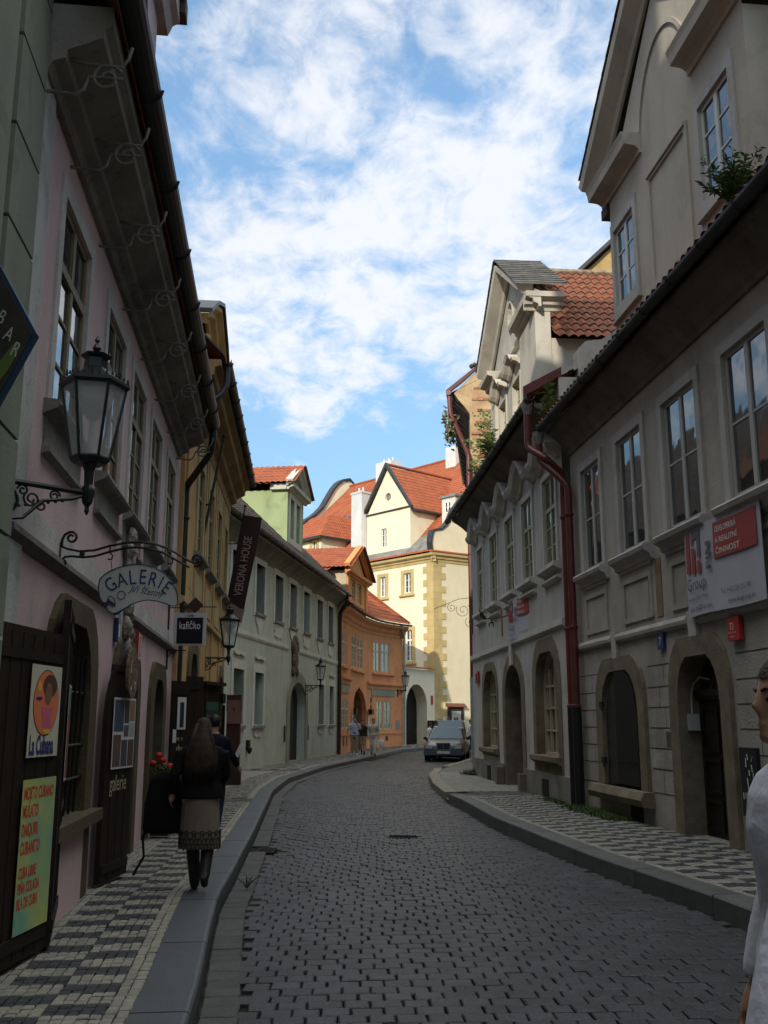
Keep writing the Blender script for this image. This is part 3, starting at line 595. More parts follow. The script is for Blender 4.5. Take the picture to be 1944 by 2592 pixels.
# attic gable
b=MB(); b.box(.9,5.0,.1,4,7.8,9.4); b.prism([(1.0,9.4),(4.9,9.4),(3.0,10.4)],.12,4); b.build('attic_wall',plaster('ochre_light',(.55,.40,.18),.2,.08,.2),yl)
def mould(par,name,m,path,prof,y0=0):
    """moulding swept along an x,z path, profile (out,up)"""
    rings=[]; k=len(path)
    for i,(x,z) in enumerate(path):
        a=Vector(path[max(i-1,0)]); c=Vector(path[min(i+1,k-1)]); t_=(c-a).normalized(); nn=Vector((-t_.y,t_.x))
        rings.append([(x+nn.x*u,y0-o_,z+nn.y*u) for o_,u in prof])
    return MB().loft(rings).build(name,m,par)
CP=[(0,0),(.06,0),(.1,.08),(.2,.12),(.22,.2),(.34,.26),(.34,.34),(0,.34)]
mould(yl,'attic_cornice',plaster('ochre_light',(.55,.40,.18)),[(.65,9.1),(1.6,9.1),(1.75,9.25),(2.4,9.25),(2.55,9.1),(5.25,9.1)],CP,.1)
mould(yl,'attic_cornice',plaster('ochre_light',(.55,.40,.18)),[(.6,9.45),(1.8,10.15),(3.0,10.6),(4.2,10.15),(5.35,9.35)],CP,.1)
MB().prism([(.5,9.8),(1.8,10.52),(3.0,10.98),(4.2,10.52),(5.45,9.7),(5.45,9.78),(4.2,10.6),(3,11.06),(1.8,10.6),(.5,9.88)],-.3,4).build('attic_roof',ZINC,yl)
for c_ in yl.children:
    if c_.name.startswith('attic_'): c_.location.z=-.88
pipe('downpipe','bent grey downpipe dropping from the yellow house eaves',[YLw(.25,-.62,7.8),YLw(.25,-.62,7.4),YLw(.2,-.5,7.2),YLw(.05,-.12,6.95),YLw(.05,-.12,6.4)],.055,ZINC,rings=(7.35,))
# ---------------------------------------------------------------- LEFT: grey-green house
GRN=plaster('grey_green_plaster',(.47,.50,.41),.2,.06,.2,col2=(.43,.46,.375),spots=.08); GRW=plaster('pale_cream_trim',(.60,.60,.51),.2,.06,.2,spots=.1); GRD=plaster('lime_green_plaster',(.34,.41,.20),.3,.06,.2,col2=(.38,.44,.25))
GX,GY,GRo=-4.87,30.9,81.983
gh=thing('grey_green_house','long pale grey-green house with deep white windows and a lime green gabled dormer','house',(GX,GY,0),GRo)
GU=[(.2,1.4),(3.1,4.25),(5.78,7.0),(8.15,9.35),(10.65,11.85),(13.4,14.65),(15.95,17.2)]; GL=[(.7,1.9),(3.25,4.4),(13.9,15.15),(16.4,17.55)]
ga=arch(8.35,11.2,.12,2.35,3.2,10)
b=MB(); b.sheet(rect(-6,18.57,0,7.45),[rect(a,c,5.36,7.05) for a,c in GU]+[rect(a,c,1.55,3.3) for a,c in GL]+[ga],0,.34)
b.add([(-6,0,0),(-6,7,0),(-6,7,7.45),(-6,0,7.45),(18.57,0,0),(18.57,7,0),(18.57,7,7.45),(18.57,0,7.45)],[(0,1,2,3),(4,5,6,7)]); b.build('wall',GRN,gh)
for i,(a,c) in enumerate(GU):
    MB().frame(rect(a-.22,c+.22,5.22,7.25),rect(a,c,5.36,7.05),-.03,.34).build('window_surround',GRW,gh)
    window(gh,a,c,5.36,7.05,mat('sash_beige',(.34,.32,.24),.6,.08),GLASSC,y=.30,bars=(2,3),transom=6.5)
    MB().box(a-.05,c+.05,-.09,.0,5.24,5.34).build('sill',SOFF,gh)
    m_=(a+c)/2
    b=MB()
    if i%2==1: b.prism([(m_-.6,5.2),(m_+.6,5.2),(m_+.42,4.95),(m_+.3,4.9),(m_+.12,4.7),(m_,4.45),(m_-.12,4.7),(m_-.3,4.9),(m_-.42,4.95)],-.035,0)
    else: b.prism([(m_-.6,5.2),(m_+.6,5.2),(m_+.62,5.0),(m_+.5,4.9),(m_+.55,4.75),(m_+.1,4.72),(m_,4.6),(m_-.1,4.72),(m_-.55,4.75),(m_-.5,4.9),(m_-.62,5.0)],-.035,0)
    b.build('stucco_pendant',GRW,gh)
for a,c in GL:
    MB().frame(rect(a-.25,c+.25,1.42,3.6),rect(a,c,1.55,3.3),-.03,.34).build('window_surround',GRW,gh)
    window(gh,a,c,1.55,3.3,mat('sash_beige',(.34,.32,.24)),GLASSC,y=.30,bars=(2,3),transom=2.75)
    MB().box(a-.1,c+.1,-.1,0,1.42,1.52).build('sill',SOFF,gh)
    m_=(a+c)/2; MB().prism([(m_-.62,3.78),(m_-.3,3.74),(m_,3.78),(m_+.3,3.74),(m_+.62,3.78),(m_+.62,3.86),(m_-.62,3.86)],-.07,0).build('hood',GRW,gh)
    MB().prism([(m_-.55,1.4),(m_+.55,1.4),(m_+.5,1.2),(m_+.2,1.1),(m_,1.16),(m_-.2,1.1),(m_-.5,1.2)],-.03,0).build('stucco_pendant',GRW,gh)
MB().prismx([(0,4.58),(-.05,4.58),(-.05,4.44),(-.02,4.36),(0,4.36)],-.2,8.0).build('string_course',GRW,gh)
MB().prismx([(0,4.58),(-.05,4.58),(-.05,4.44),(-.02,4.36),(0,4.36)],9.9,18.5).build('string_course',GRW,gh)
MB().frame(arch(7.95,11.6,.12,2.4,3.62,10),ga,-.06,.0).build('door_surround',plaster('arch_stone_pale',(.30,.285,.22),.2,.08,.3),gh)
dg=MB(); dg.prism(ga,.32,.36); d_=dg.build('gate',mat('gate_dark_brown',(.03,.025,.018),.6,.2),gh)
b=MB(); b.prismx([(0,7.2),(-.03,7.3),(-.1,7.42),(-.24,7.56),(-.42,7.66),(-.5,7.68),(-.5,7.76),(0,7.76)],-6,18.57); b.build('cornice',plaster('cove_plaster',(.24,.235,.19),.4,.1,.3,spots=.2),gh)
gutter(gh,-6,18.7,-.6,7.86,.08,ZINC)
tiles([(-6,0),(18.6,0),(18.6,6.9),(-6,6.9)],(0,-.58,7.9),(1,0,0),(0,.72,.69),TILED,'roof',gh,tw=.3,rh=.4,seg=3)
MB().box(-6,18.57,4.2,7,7.4,12.5).build('roof_core',TILED,gh)
b=MB()
for (x,z,rx,rz_) in [(9,4.85,.35,.2),(8.75,4.6,.25,.3),(9.3,4.6,.25,.3),(9,4.4,.4,.35),(8.8,4.05,.2,.3),(9.25,4.05,.2,.3),(9.05,3.8,.25,.25),(9.3,3.6,.15,.2),(8.75,3.6,.15,.2)]: b.ball((x,-.06,z),(rx,.1,rz_),8,6)
b.build('stucco_cartouche',mat('bronze_relief',(.13,.11,.075),.8,.2,9,.8,25),gh)
b=MB(); b.box(2.4,2.62,-.1,0,.75,1.05); b.lathe([(.02,-.2),(.09,-.1),(.09,.0)],(2.5,-.1,.8),8); b.build('wall_lamp',IRON,gh)
b=MB(); b.box(7.6,7.75,-.04,0,.9,1.5); b.box(11.75,11.9,-.04,0,.9,1.5); b.build('notice_box',WOODB,gh)
# lime green dormer
DX0,DX1,DY=8.7,11.62,.3
b=MB(); h=[rect(9.12,9.82,9.05,10.72),rect(10.2,10.9,9.05,10.72)]
b.sheet(rect(DX0,DX1,7.9,11.0),h,DY,.18); b.add([(DX0,DY,7.9),(DX0,4.2,7.9),(DX0,4.2,11.0),(DX0,DY,11.0),(DX1,DY,7.9),(DX1,4.2,7.9),(DX1,4.2,11.0),(DX1,DY,11.0)],[(0,1,2,3),(4,5,6,7)])
b.prism([(DX0-.1,11.0),(DX1+.1,11.0),(10.16,12.1)],DY,DY+.1); b.box(DX0,DX1,3.9,4.2,7.9,12); b.build('dormer',GRD,gh)
for q in h:
    window(gh,q[0][0],q[1][0],q[0][1],q[2][1],mat('sash_beige',(.34,.32,.24)),GLASSC,y=DY+.14,bars=(2,3),transom=10.2)
b=MB(); b.frame(rect(8.88,11.15,8.8,10.98),rect(9.12,10.9,9.05,10.72),DY-.04,DY); b.box(9.82,10.2,DY-.035,DY,9.05,10.72); b.build('window_surround',GRW,gh)
CP2=[(0,0),(.08,0),(.12,.07),(.28,.12),(.3,.26),(0,.26)]
mould(gh,'dormer_cornice',GRW,[(8.5,10.98),(11.9,10.98)],CP2,DY)
mould(gh,'dormer_cornice',GRW,[(8.4,11.12),(10.16,12.1),(11.95,11.1)],CP2,DY)
MB().prism([(9.1,11.25),(11.2,11.25),(10.16,11.95)],DY-.0,DY+.02).build('pediment_panel',GRN,gh)
MB().box(8.48,DX0,DY+.02,1.0,10.98,11.22).build('dormer_cornice',GRW,gh)
for sgn,nm in ((1,'near'),(-1,'far')):
    cx_=10.16
    if sgn==1: tiles([(0,0),(4.5,0),(4.5,2.15),(0,2.15)],(8.3,DY-.42,11.2),(0,1,0),(1.86,0,1.16),TILE,'dormer_roof',gh,tw=.24,rh=.36,amp=.05)
    else: tiles([(0,0),(4.5,0),(4.5,2.15),(0,2.15)],(12.02,DY-.42,11.2),(0,1,0),(-1.86,0,1.16),TILEO,'dormer_roof',gh,tw=.24,rh=.36,amp=.05)
tiles([(0,0),(3.0,0),(3.0,.9),(0,.9)],(8.25,.9,11.12),(0,1,0),(.8,0,.35),TILE,'dormer_roof',gh,tw=.3,rh=.4,amp=.06)
b=MB(); 
pipe('downpipe','dark downpipe between the grey-green and the orange house',[(-2.35+.55,48.6,7.8),(-2.35+.5,48.7,7.4),(-2.18,49.2,7.0),(-2.18,49.2,.12)],.085,mat('rust_black_pipe',(.05,.028,.022),.6,.2,5),rings=(5,3,1.6))
# ---------------------------------------------------------------- LEFT: orange house on the bend
ORG=plaster('orange_plaster',(.68,.30,.125),.2,.07,.25,col2=(.62,.27,.13),spots=.1); ORL=plaster('orange_trim',(.70,.32,.12),.15,.06,.2)
OPT=[(0,-2.1,49.2),(5.05,-1.4,54.2),(8.68,-.45,57.7),(11.65,1.13,60.2)]
def _lag(s,k):
    r=0
    for i in range(4):
        w=OPT[i][k]
        for j in range(4):
            if j!=i: w*=(s-OPT[j][0])/(OPT[i][0]-OPT[j][0])
        r+=w
    return r
def OW(s,y,z):
    x0,y0=_lag(s,1),_lag(s,2); dx,dy=_lag(s+.05,1)-_lag(s-.05,1),_lag(s+.05,2)-_lag(s-.05,2); l=math.hypot(dx,dy)
    return (x0-dy/l*y+2.1,y0+dx/l*y-49.2,z)
OW.cuts=[.4*i for i in range(1,30)]
oh=thing('orange_house','small orange house curving round the bend, with a pointed arch doorway and red roof','house',(-2.1,49.2,0))
OWN=[(.12,.72,4.45,6.1),(.85,1.45,4.45,6.1),(2.95,4.35,4.47,6.15),(4.75,6.15,4.47,6.15),(8.2,9.15,4.52,6.2),(9.35,10.3,4.52,6.2)]
OLN=[(.15,.95,1.32,2.75),(1.15,1.95,1.32,2.75),(8.72,9.55,1.24,2.85),(9.7,10.5,1.24,2.85)]
oa=[(3.6,.12),(7.0,.12),(7.0,2.3),(6.8,2.8),(6.3,3.2),(5.6,3.42),(5.35,3.52),(5.1,3.42),(4.3,3.2),(3.8,2.8),(3.6,2.3)]
b=MB(); b.sheet(rect(0,11.65,0,7.0),[rect(*w[:2],*w[2:]) for w in OWN+OLN]+[oa],0,.25); b.box(0,11.65,4,4.1,0,7.0); b.add([(0,0,0),(0,4,0),(0,4,7),(0,0,7),(11.65,0,0),(11.65,4,0),(11.65,4,7),(11.65,0,7)],[(0,1,2,3),(4,5,6,7)]); b.build('wall',ORG,oh,warp=OW)
SB=mat('sash_cream',(.46,.45,.32),.6,.08)
for w in OWN+OLN: window(oh,*w,SB,GLASSC,y=.06,bars=(2,3),transom=w[2]+(w[3]-w[2])*.68,fw=.07,warp=OW)
b=MB()
for a,c,z in ((.05,1.6,4.36),(2.8,6.5,4.36),(8.0,10.8,4.42)): b.prismx([(0,z),(-.12,z),(-.12,z-.08),(0,z-.14)],a,c)
b.build('sill',ORG,oh,warp=OW)
for x0,x1 in ((0,2.4),(7.1,11.6)):
    MB().prismx([(0,3.9),(-.14,3.88),(-.14,3.76),(-.05,3.66),(-.04,3.5),(0,3.48)],x0,x1).build('string_course',ORG,oh,warp=OW)
pn=MB(); pn.box(.1,2.0,-.03,0,3.08,3.46); pn.build('sign_board',mat('sign_green_grey',(.27,.28,.20),.7,.1),oh,warp=OW)
pn=MB(); pn.box(7.9,10.9,-.03,0,3.12,3.48); po=pn.build('sign_board',mat('sign_green_grey',(.27,.28,.20)),oh,warp=OW)
MB().prismx([(0,7.3),(-.42,7.3),(-.4,7.15),(-.2,7.0),(-.14,6.85),(-.05,6.75),(-.03,6.6),(0,6.6)],0,11.75).build('cornice',ORG,oh,warp=OW)
gutter(oh,-.05,11.9,-.50,7.40,.10,mat('black_zinc',(.018,.019,.02)),warp=OW,n=1)
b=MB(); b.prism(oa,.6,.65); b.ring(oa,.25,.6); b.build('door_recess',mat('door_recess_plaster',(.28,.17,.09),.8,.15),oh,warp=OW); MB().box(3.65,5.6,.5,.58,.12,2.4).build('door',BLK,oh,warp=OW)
b=MB(); b.box(3.1,3.4,-.25,-.1,2.05,2.35); b.box(7.1,7.5,-.3,-.1,2.05,2.35); b.build('door_lamp',IRON,oh,warp=OW)
b=MB(); b.box(7.2,7.42,-.06,-.02,1.2,2.0); b.box(3.15,3.35,-.06,-.02,1.3,2.0); b.build('menu_case',WHITEP,oh,warp=OW)
MB().box(7.75,7.95,-.05,-.01,2.35,2.6).build('number_plate',mat('plate_red',(.42,.03,.025)),oh,warp=OW); MB().box(7.75,7.95,-.05,-.01,2.75,3.0).build('number_plate',mat('plate_blue',(.02,.035,.12)),oh,warp=OW)
b=MB(); b.box(.5,.8,-.02,.0,.5,.95); b.box(1.5,1.7,-.02,0,.5,.9); b.box(9.9,10.15,-.02,0,.6,.85); b.build('vent',IRON,oh,warp=OW)
MB().box(11.0,11.35,-.02,0,1.2,1.75).build('notice_box',mat('box_grey',(.25,.25,.22),.5,.1),oh,warp=OW)
b=MB(); b.prismx([(0,1.05),(-.04,1.05),(-.04,.98),(0,.98)],0,3.4); b.prismx([(0,1.05),(-.04,1.05),(-.04,.98),(0,.98)],7.2,11.65); b.build('plinth',ORG,oh,warp=OW)
tiles([(-.1,0),(11.9,0),(9.0,4.6),(-.1,4.6)],(0,-.45,7.42),(1,0,0),(0,.72,.69),TILE,'roof',oh,tw=.24,rh=.36,amp=.045,warp=OW)
MB().tube([OW(11.85,-.4,7.5),OW(11.0,.6,8.5),OW(9.3,2.6,10.6)],.09,6).build('hip_tiles',TILE,oh)
# its dormer
od=MB(); q=[rect(1.2,2.3,7.9,9.0),rect(2.8,3.9,7.9,9.0)]
def OD(x,y,z):
    a=R(79.38); return (-1.95+math.cos(a)*x-math.sin(a)*y+2.1,50.2+math.sin(a)*x+math.cos(a)*y-49.2,z)
OD.cuts=[]
od.sheet(rect(.1,5.15,7.3,9.3),q,0,.15); od.prism([(.3,9.3),(4.95,9.3),(2.65,10.7)],.0,.08); od.box(.12,.5,-.1,0,7.5,9.1); od.box(4.7,5.1,-.1,0,7.5,9.1)
od.build('dormer',ORL,oh,warp=OD)
for r_ in q: window(oh,r_[0][0],r_[1][0],7.9,9.0,SB,GLASSC,y=.1,bars=(2,3),warp=OD,fw=.09)
def mouldw(par,name,m,path,prof,y0,warp):
    o=mould(None,name,m,path,prof,y0)
    for v in o.data.vertices: v.co=warp(*v.co)
    o.parent=par; return o
mouldw(oh,'dormer_cornice',ORL,[(-.25,9.1),(5.55,9.1)],CP2,0,OD); mouldw(oh,'dormer_cornice',ORL,[(-.35,9.35),(2.65,10.75),(5.65,9.35)],CP2,0,OD)
MB().add([(.1,0,7.3),(.1,3.2,7.3),(.1,3.2,9.3),(.1,0,9.3),(5.15,0,7.3),(5.15,3,7.3),(5.15,3,9.3),(5.15,0,9.3)],[(0,1,2,3),(4,5,6,7)]).build('dormer_cheek',plaster('cream_cheek',(.58,.50,.34),.25,.06,.2),oh,warp=OD)
for X,Vx,m_ in ((-.5,3.15,TILE),(5.8,-3.15,TILEO)):
    tiles([(0,0),(3.9,0),(3.9,3.5),(0,3.5)],(X,-.45,9.35),(0,1,0),(Vx,0,1.55),m_,'dormer_roof',oh,tw=.24,rh=.36,amp=.05,warp=OD)
tiles([(0,0),(2.6,0),(2.6,1.2),(0,1.2)],(-.75,.7,9.15),(0,1,0),(1.1,0,.5),TILE,'dormer_roof',oh,tw=.3,rh=.4,amp=.06,warp=OD)
pipe('downpipe','pale grey downpipe at the corner of the orange house and the gate wall',[(1.05,59.55,7.4),(1.1,59.6,7.1),(1.22,60.15,6.6),(1.22,60.15,.3)],.07,ZINCL,rings=(5,3))
# ---------------------------------------------------------------- gate wall
CREAM=plaster('cream_plaster',(.80,.72,.53),.08,.04,.15,col2=(.77,.68,.49)); QUO=plaster('quoin_ochre',(.58,.43,.19),.15,.08,.2)
gw=thing('gate_wall','low cream wall with a round carriage arch between the orange house and the tall cream house','wall',(1.15,60.6,0),59.28)
ag=arch(.35,3.05,.1,2.55,3.95,12)
b=MB(); b.sheet(rect(-.1,4.07,0,4.85),[ag],0,.75); b.box(-.1,4.07,.75,.76,4.0,4.85); b.build('wall',CREAM,gw)
b=MB(); b.prism(ag,.75,.82); b.build('gate',mat('gate_black',(.012,.010,.008),.6,.2),gw)
tiles([(-.15,0),(4.1,0),(4.1,.35),(-.15,.35)],(0,-.14,4.86),(1,0,0),(0,.9,.43),TILEO,'coping',gw,tw=.2,rh=.35,amp=.04)
p=MB().box(3.55,3.8,-.05,-.0,2.75,3.3).build('number_plate',mat('plate_red',(.42,.03,.025)),gw); MB().box(2.9,3.3,-.5,-.1,.2,1.75).build('gate_post',BLK,gw)
# ---------------------------------------------------------------- tall cream house at the end
CLr=-47.842; CLx,CLy=3.25-6.7,64.3+7.4
ch=thing('tall_cream_house','tall sunlit cream house with ochre corner stones and orange tiled roofs closing the street','house',(CLx,CLy,0),CLr)
WC=[(4.72,5.32,10.12,11.5),(7.15,7.85,10.15,11.5),(7.25,7.95,5.6,7.65),(2.0,2.6,10.1,11.5),(-3.3,-2.6,13.9,14.9)]
b=MB(); b.sheet(rect(-12,9.98,0,12.3),[rect(*w[:2],*w[2:]) for w in WC[:4]],0,.22); b.build('wall',CREAM,ch)
WHS=mat('sash_white',(.72,.72,.70),.5,.03)
for w in WC[:4]:
    MB().frame(rect(w[0]-.27,w[1]+.27,w[2]-.12,w[3]+.22),rect(*w[:2],*w[2:]),-.04,.0).build('window_surround',QUO,ch)
    window(ch,*w,WHS,GLASSD,y=.14,bars=(2,3 if w[2]>8 else 4),transom=None if w[2]>8 else 7.0,fw=.075)
    MB().prismx([(0,w[2]-.1),(-.16,w[2]-.12),(-.16,w[2]-.22),(0,w[2]-.3)],w[0]-.36,w[1]+.36).build('sill',QUO,ch)
# right-hand face (turned 81.85 degrees)
ca=R(34.0075-CLr)
def CR(x,y,z): return (9.9825+math.cos(ca)*x-math.sin(ca)*y, math.sin(ca)*x+math.cos(ca)*y, z)
CR.cuts=[]
gab=[(0,0),(10,0),(10,22),(5.5,19.8),(3.2,17.2),(2.3,16.2),(1.75,15.5),(1.45,14.9),(1.15,14.5),(.75,14.2),(.35,14.12),(.08,14.05),(-.05,13.7),(-.12,13.2),(-.05,12.75),(0,12.6)]
MB().prism(gab,0,.35).build('gable_wall',plaster('cream_plaster_warm',(.72,.62,.42),.08,.04,.15,col2=(.69,.59,.39)),ch,warp=CR)
rings=[]
for x,z in gab[3:]: rings.append([CR(x-.02,-.1,z+.02),CR(x-.10,-.1,z+.12),CR(x-.10,.45,z+.12),CR(x-.02,.45,z+.02)])
MB().loft(rings).build('gable_coping',ZINC,ch)
b=MB()
for i in range(27):
    z=.3+i*.44; L1=.95 if i%2 else .62
    b.box(9.98-L1,10.02,-.035,.0,z,z+.435)
qo=b.build('corner_quoins',QUO,ch)
b=MB()
for i in range(27):
    z=.3+i*.44; L1=.62 if i%2 else .98
    b.box(-.02,L1,-.035,.0,z,z+.435)
b.build('corner_quoins',QUO,ch,warp=CR)
cp=[(0,12.0),(-.05,12.0),(-.07,12.15),(-.16,12.2),(-.18,12.32),(-.34,12.42),(-.36,12.56),(0,12.56)]
MB().prismx(cp,-12,10.25).build('cornice',QUO,ch); MB().prismx(cp,-.2,10).build('cornice',QUO,ch,warp=CR)
MB().prismx([(0,12.6),(-.38,12.6),(-.38,12.66),(0,12.8)],-.3,10).build('cornice_tiles',TILE,ch,warp=CR)
# roofs
tiles([(-12.3,0),(9.95,0),(9.95,1.35),(-12.3,1.35)],(0,-.45,12.6),(1,0,0),(0,.93,.36),TILE,'roof',ch,tw=.24,rh=.34,amp=.045)
tiles([(-11.2,0),(9.93,0),(10.6,13.2),(-10.6,13.2)],(0,.78,13.1),(1,0,0),(0,.715,.70),TILE,'roof',ch,tw=.24,rh=.34,amp=.045)
MB().add([(-12,-.3,12.35),(10,-.3,12.35),(10.5,10.6,21.9),(-11,10.6,21.9),(10.5,22,13),(-11,22,13),(-12,22,0),(-12,0,0),(-12,0,12.5),(-12,22,13)],[(0,1,2,3),(3,2,4,5),(6,7,8,9)]).build('roof_underside',SOFF,ch)
MB().tube([(-10.7,10.25,22.45),(11,10.25,22.45)],.13,8).build('ridge_tiles',TILE,ch)
# left gable with curved shoulders
lg=[(0,12.6),(.6,13.6),(3,16.1),(5.5,18.5),(6.24,18.95),(6.75,19.35),(7.4,19.98),(8,20.92),(8.6,21.83),(9.1,22.4),(9.6,22.75),(10.4,22.98),(10.9,22.6),(10.9,12.6)]
b=MB(); b.prismx([(y,z) for y,z in lg],-11.3,-10.9); b.build('gable_wall',CREAM,ch)
MB().loft([[(-11.5,y-.05,z+.05),(-11.5,y-.12,z+.25),(-10.75,y-.12,z+.25),(-10.75,y-.05,z+.05)] for y,z in lg[:-1]]).build('gable_coping',ZINC,ch)
# triangular gable dormer
TX0,TX1,TC=2.2,6.75,4.47
tri=rect(TX0,TX1,12.8,16.4)
wv=rect(3.7,4.3,13.85,15.2); ovl=[(TC+.32*math.cos(2*PI*i/14),17.45+.3*math.sin(2*PI*i/14)) for i in range(14)]
b=MB(); b.sheet([(TX0,12.8),(TX1,12.8),(TX1,16.4),(TC,19.55),(TX0,16.4)],[wv,ovl],1.0,.2); b.add([(TX1,1,12.8),(TX1,8,12.8),(TX1,8,16.4),(TX1,1,16.4),(TX0,1,12.8),(TX0,8,12.8),(TX0,8,16.4),(TX0,1,16.4)],[(0,1,2,3),(4,5,6,7)]); b.build('dormer',CREAM,ch)
window(ch,3.7,4.3,13.85,15.2,WHS,GLASSD,y=1.14,bars=(2,3),fw=.075); MB().prism(ovl,1.15,1.18).build('window',GLASSC,ch)
MB().box(TX0-.02,TX1+.02,.9,1.0,16.35,16.45).build('string_course',ZINC,ch)
for sx_,x_ in ((1,TX0),(-1,TX1)):
    MB().loft([[(x_-sx_*.32,y,16.18),(x_-sx_*.32,y,16.42),(TC,y,19.98 if 1 else 0),(TC,y,19.62)] for y in (.72,.98)]).build('verge',ZINC,ch)
    tiles([(0,0),(6.9,0),(6.9,4.3),(0,4.3)],(x_-sx_*.35,.98,16.15),(0,1,0),(sx_*2.6,0,3.6),TILE,'dormer_roof',ch,tw=.24,rh=.34,amp=.045)
MB().tube([(TC,.8,19.85),(TC,7.6,19.85)],.11,8).build('ridge_tiles',TILE,ch)
MB().box(TX1+.12,TX1+.38,1,5.6,16.05,16.25).build('gutter',ZINC,ch); MB().tube([(TX1-.1,5.3,16.5),(TC+.1,7.6,19.6)],.16,5).build('valley_flashing',ZINC,ch)
# chimneys
CHW=plaster('chimney_white',(.64,.64,.62),.12,.04,.2)
b=MB(); b.box(1.0,2.15,.5,1.6,12.8,18.1); b.box(.95,2.2,.45,1.65,18.1,18.25)
for x in (1.3,1.75): b.lathe([(.07,18.25),(.07,18.65)],(x,1,0),6)
b.build('chimney',CHW,ch)
b=MB(); b.box(-5.4,-3.5,8.6,9.8,19.5,23.2); [b.lathe([(.07,23.2),(.07,23.6)],(x,9.2,0),6) for x in (-5,-4.4,-3.9)]; b.build('chimney',CHW,ch)
b=MB(); b.box(2.3,3.4,9.2,10.0,20.5,23.1); b.build('chimney',CHW,ch)
for x,y in ((-6.1,5.2),): 
    z=13.1+(y-.78)*.98; MB().add([(x,y,z+.12),(x+.75,y,z+.12),(x+.75,y+.8,z+.9),(x,y+.8,z+.9)],[(0,1,2,3)]).build('skylight',GLASS,ch)
b=MB(); b.add([(-5.6,3.6,15.95),(-3.2,3.6,15.95),(-4.4,3.6,17.0),(-4.4,6.2,18.4)],[(0,1,2),(0,2,3),(1,2,3)]); b.build('eyebrow_dormer',CREAM,ch)
tiles([(0,0),(2.7,0),(1.2,1.6)],(-5.75,3.45,16.95),(1,0,0),(0,.55,.5),TILED,'eyebrow_roof',ch,amp=.03)
# hipped bay dormer to the left
b=MB(); wb=rect(-3.3,-2.65,13.95,15.2)
b.sheet(rect(-6.5,-2.15,12.8,15.4),[wb],.2,.18); b.add([(-2.15,.2,12.8),(-2.15,5,12.8),(-2.15,5,15.4),(-2.15,.2,15.4)],[(0,1,2,3)]); b.build('dormer',CREAM,ch)
window(ch,-3.3,-2.65,13.95,15.2,WHS,GLASSD,y=.33,bars=(2,3),fw=.075)
MB().frame(rect(-3.55,-2.42,13.8,15.38),wb,.16,.2).build('window_surround',QUO,ch)
def roofpoly(name,pts,m,par,tw=.24,rh=.34):
    """tiled plane through eave-left, eave-right, and further corners"""
    O,A_=Vector(pts[0]),Vector(pts[1]); U=(A_-O).normalized(); T=Vector(pts[2])-O; V=(T-U*T.dot(U)).normalized()
    return tiles([((Vector(p)-O).dot(U),(Vector(p)-O).dot(V)) for p in pts],O,U,V,m,name,par,tw=tw,rh=rh,amp=.045)
roofpoly('dormer_roof',[(-6.8,-.15,15.35),(-1.8,-.15,15.35),(-3.3,1.9,17.5),(-5.5,1.9,17.5)],TILE,ch)
roofpoly('dormer_roof',[(-1.8,-.15,15.35),(-1.8,4.4,15.35),(-3.3,4.4,17.5),(-3.3,1.9,17.5)],TILE,ch)
MB().box(-1.85,-1.7,-.2,3.6,15.2,15.4).build('gutter',ZINC,ch); MB().box(-6.8,-1.7,-.3,-.15,15.2,15.4).build('gutter',ZINC,ch)
# small white dormer near the right gable
b=MB(); b.box(8.0,9.3,2.9,5,15.0,17.0); b.build('dormer',plaster('white_dormer',(.66,.63,.55),.1,.05,.2),ch); window(ch,8.3,8.95,15.9,16.75,WHS,GLASSD,y=2.88,bars=(2,2),fw=.1); MB().box(7.85,9.45,2.75,5.2,17.0,17.15).build('dormer_roof',ZINCL,ch)
# notice board and lamp scroll on its right face
nb=thing('notice_board','small brown roofed notice board with a poster on the cream wall behind the van','notice board',(CLx,CLy,0),CLr)
MB().box(1.0,2.25,-.12,-.02,1.3,2.6).build('case',WOODB,nb,warp=CR); MB().prismx([(.0,2.85),(-.3,2.65),(-.3,2.6),(0,2.7)],.85,2.4).build('canopy',mat('canopy_red_brown',(.16,.06,.035),.7,.1),nb,warp=CR)
MB().box(1.25,2.0,-.14,-.122,1.5,2.35).build('poster',flatmat('poster_pale',(.40,.42,.38)),nb,warp=CR); MB().box(1.4,1.75,-.15,-.142,1.6,1.95).build('print',flatmat('print_brown',(.09,.05,.03)),nb,warp=CR)
# ---------------------------------------------------------------- RIGHT: house C with bare party wall
PWM=mat('crumbling_party_wall',(.50,.40,.235),.95,.2,1.1,.9,7,0,.1,col2=(.36,.21,.12),spots=.35)
hc=thing('crumbling_gable_house','taller house with a crumbling brick party wall and dark overhanging eaves, beyond the right-hand house','house',(3.45,38,0))
fw_=[(0,0),(7,0),(7,13.5),(1.6,15.9),(.95,15.35),(.38,15.64),(-.2,15.05),(-.62,14.62),(-.45,14.35),(-.2,14.05),(0,13.75)]
b=MB(); b.prism(fw_,0,.4); o=b.build('party_wall',PWM,hc)
b=MB(); rd=random.Random(4)
for i in range(16):
    z=7.6+i*.48; x=rd.uniform(.05,.3)
    for k in range(rd.randint(3,7)): w_=rd.uniform(.18,.3); b.box(x,x+w_,-.03-rd.random()*.03,0,z,z+rd.uniform(.07,.12)); x+=w_+.02
b.build('exposed_brick',mat('exposed_brick',(.40,.20,.13),.9,.2,6,.6,30,0,.1,island=.3),hc)
b=MB(); b.add([(0,.4,0),(1.75,15,0),(1.75,15,13.7),(0,.4,13.7)],[(0,1,2,3)]); b.build('street_wall',plaster('rough_ochre',(.40,.32,.19),.4,.12,.4,spots=.3),hc)
b=MB(); b.add([(-.85,.0,14.5),(1.0,15.2,14.5),(1.9,15,13.7),(0,.0,13.55)],[(0,1,2,3)])
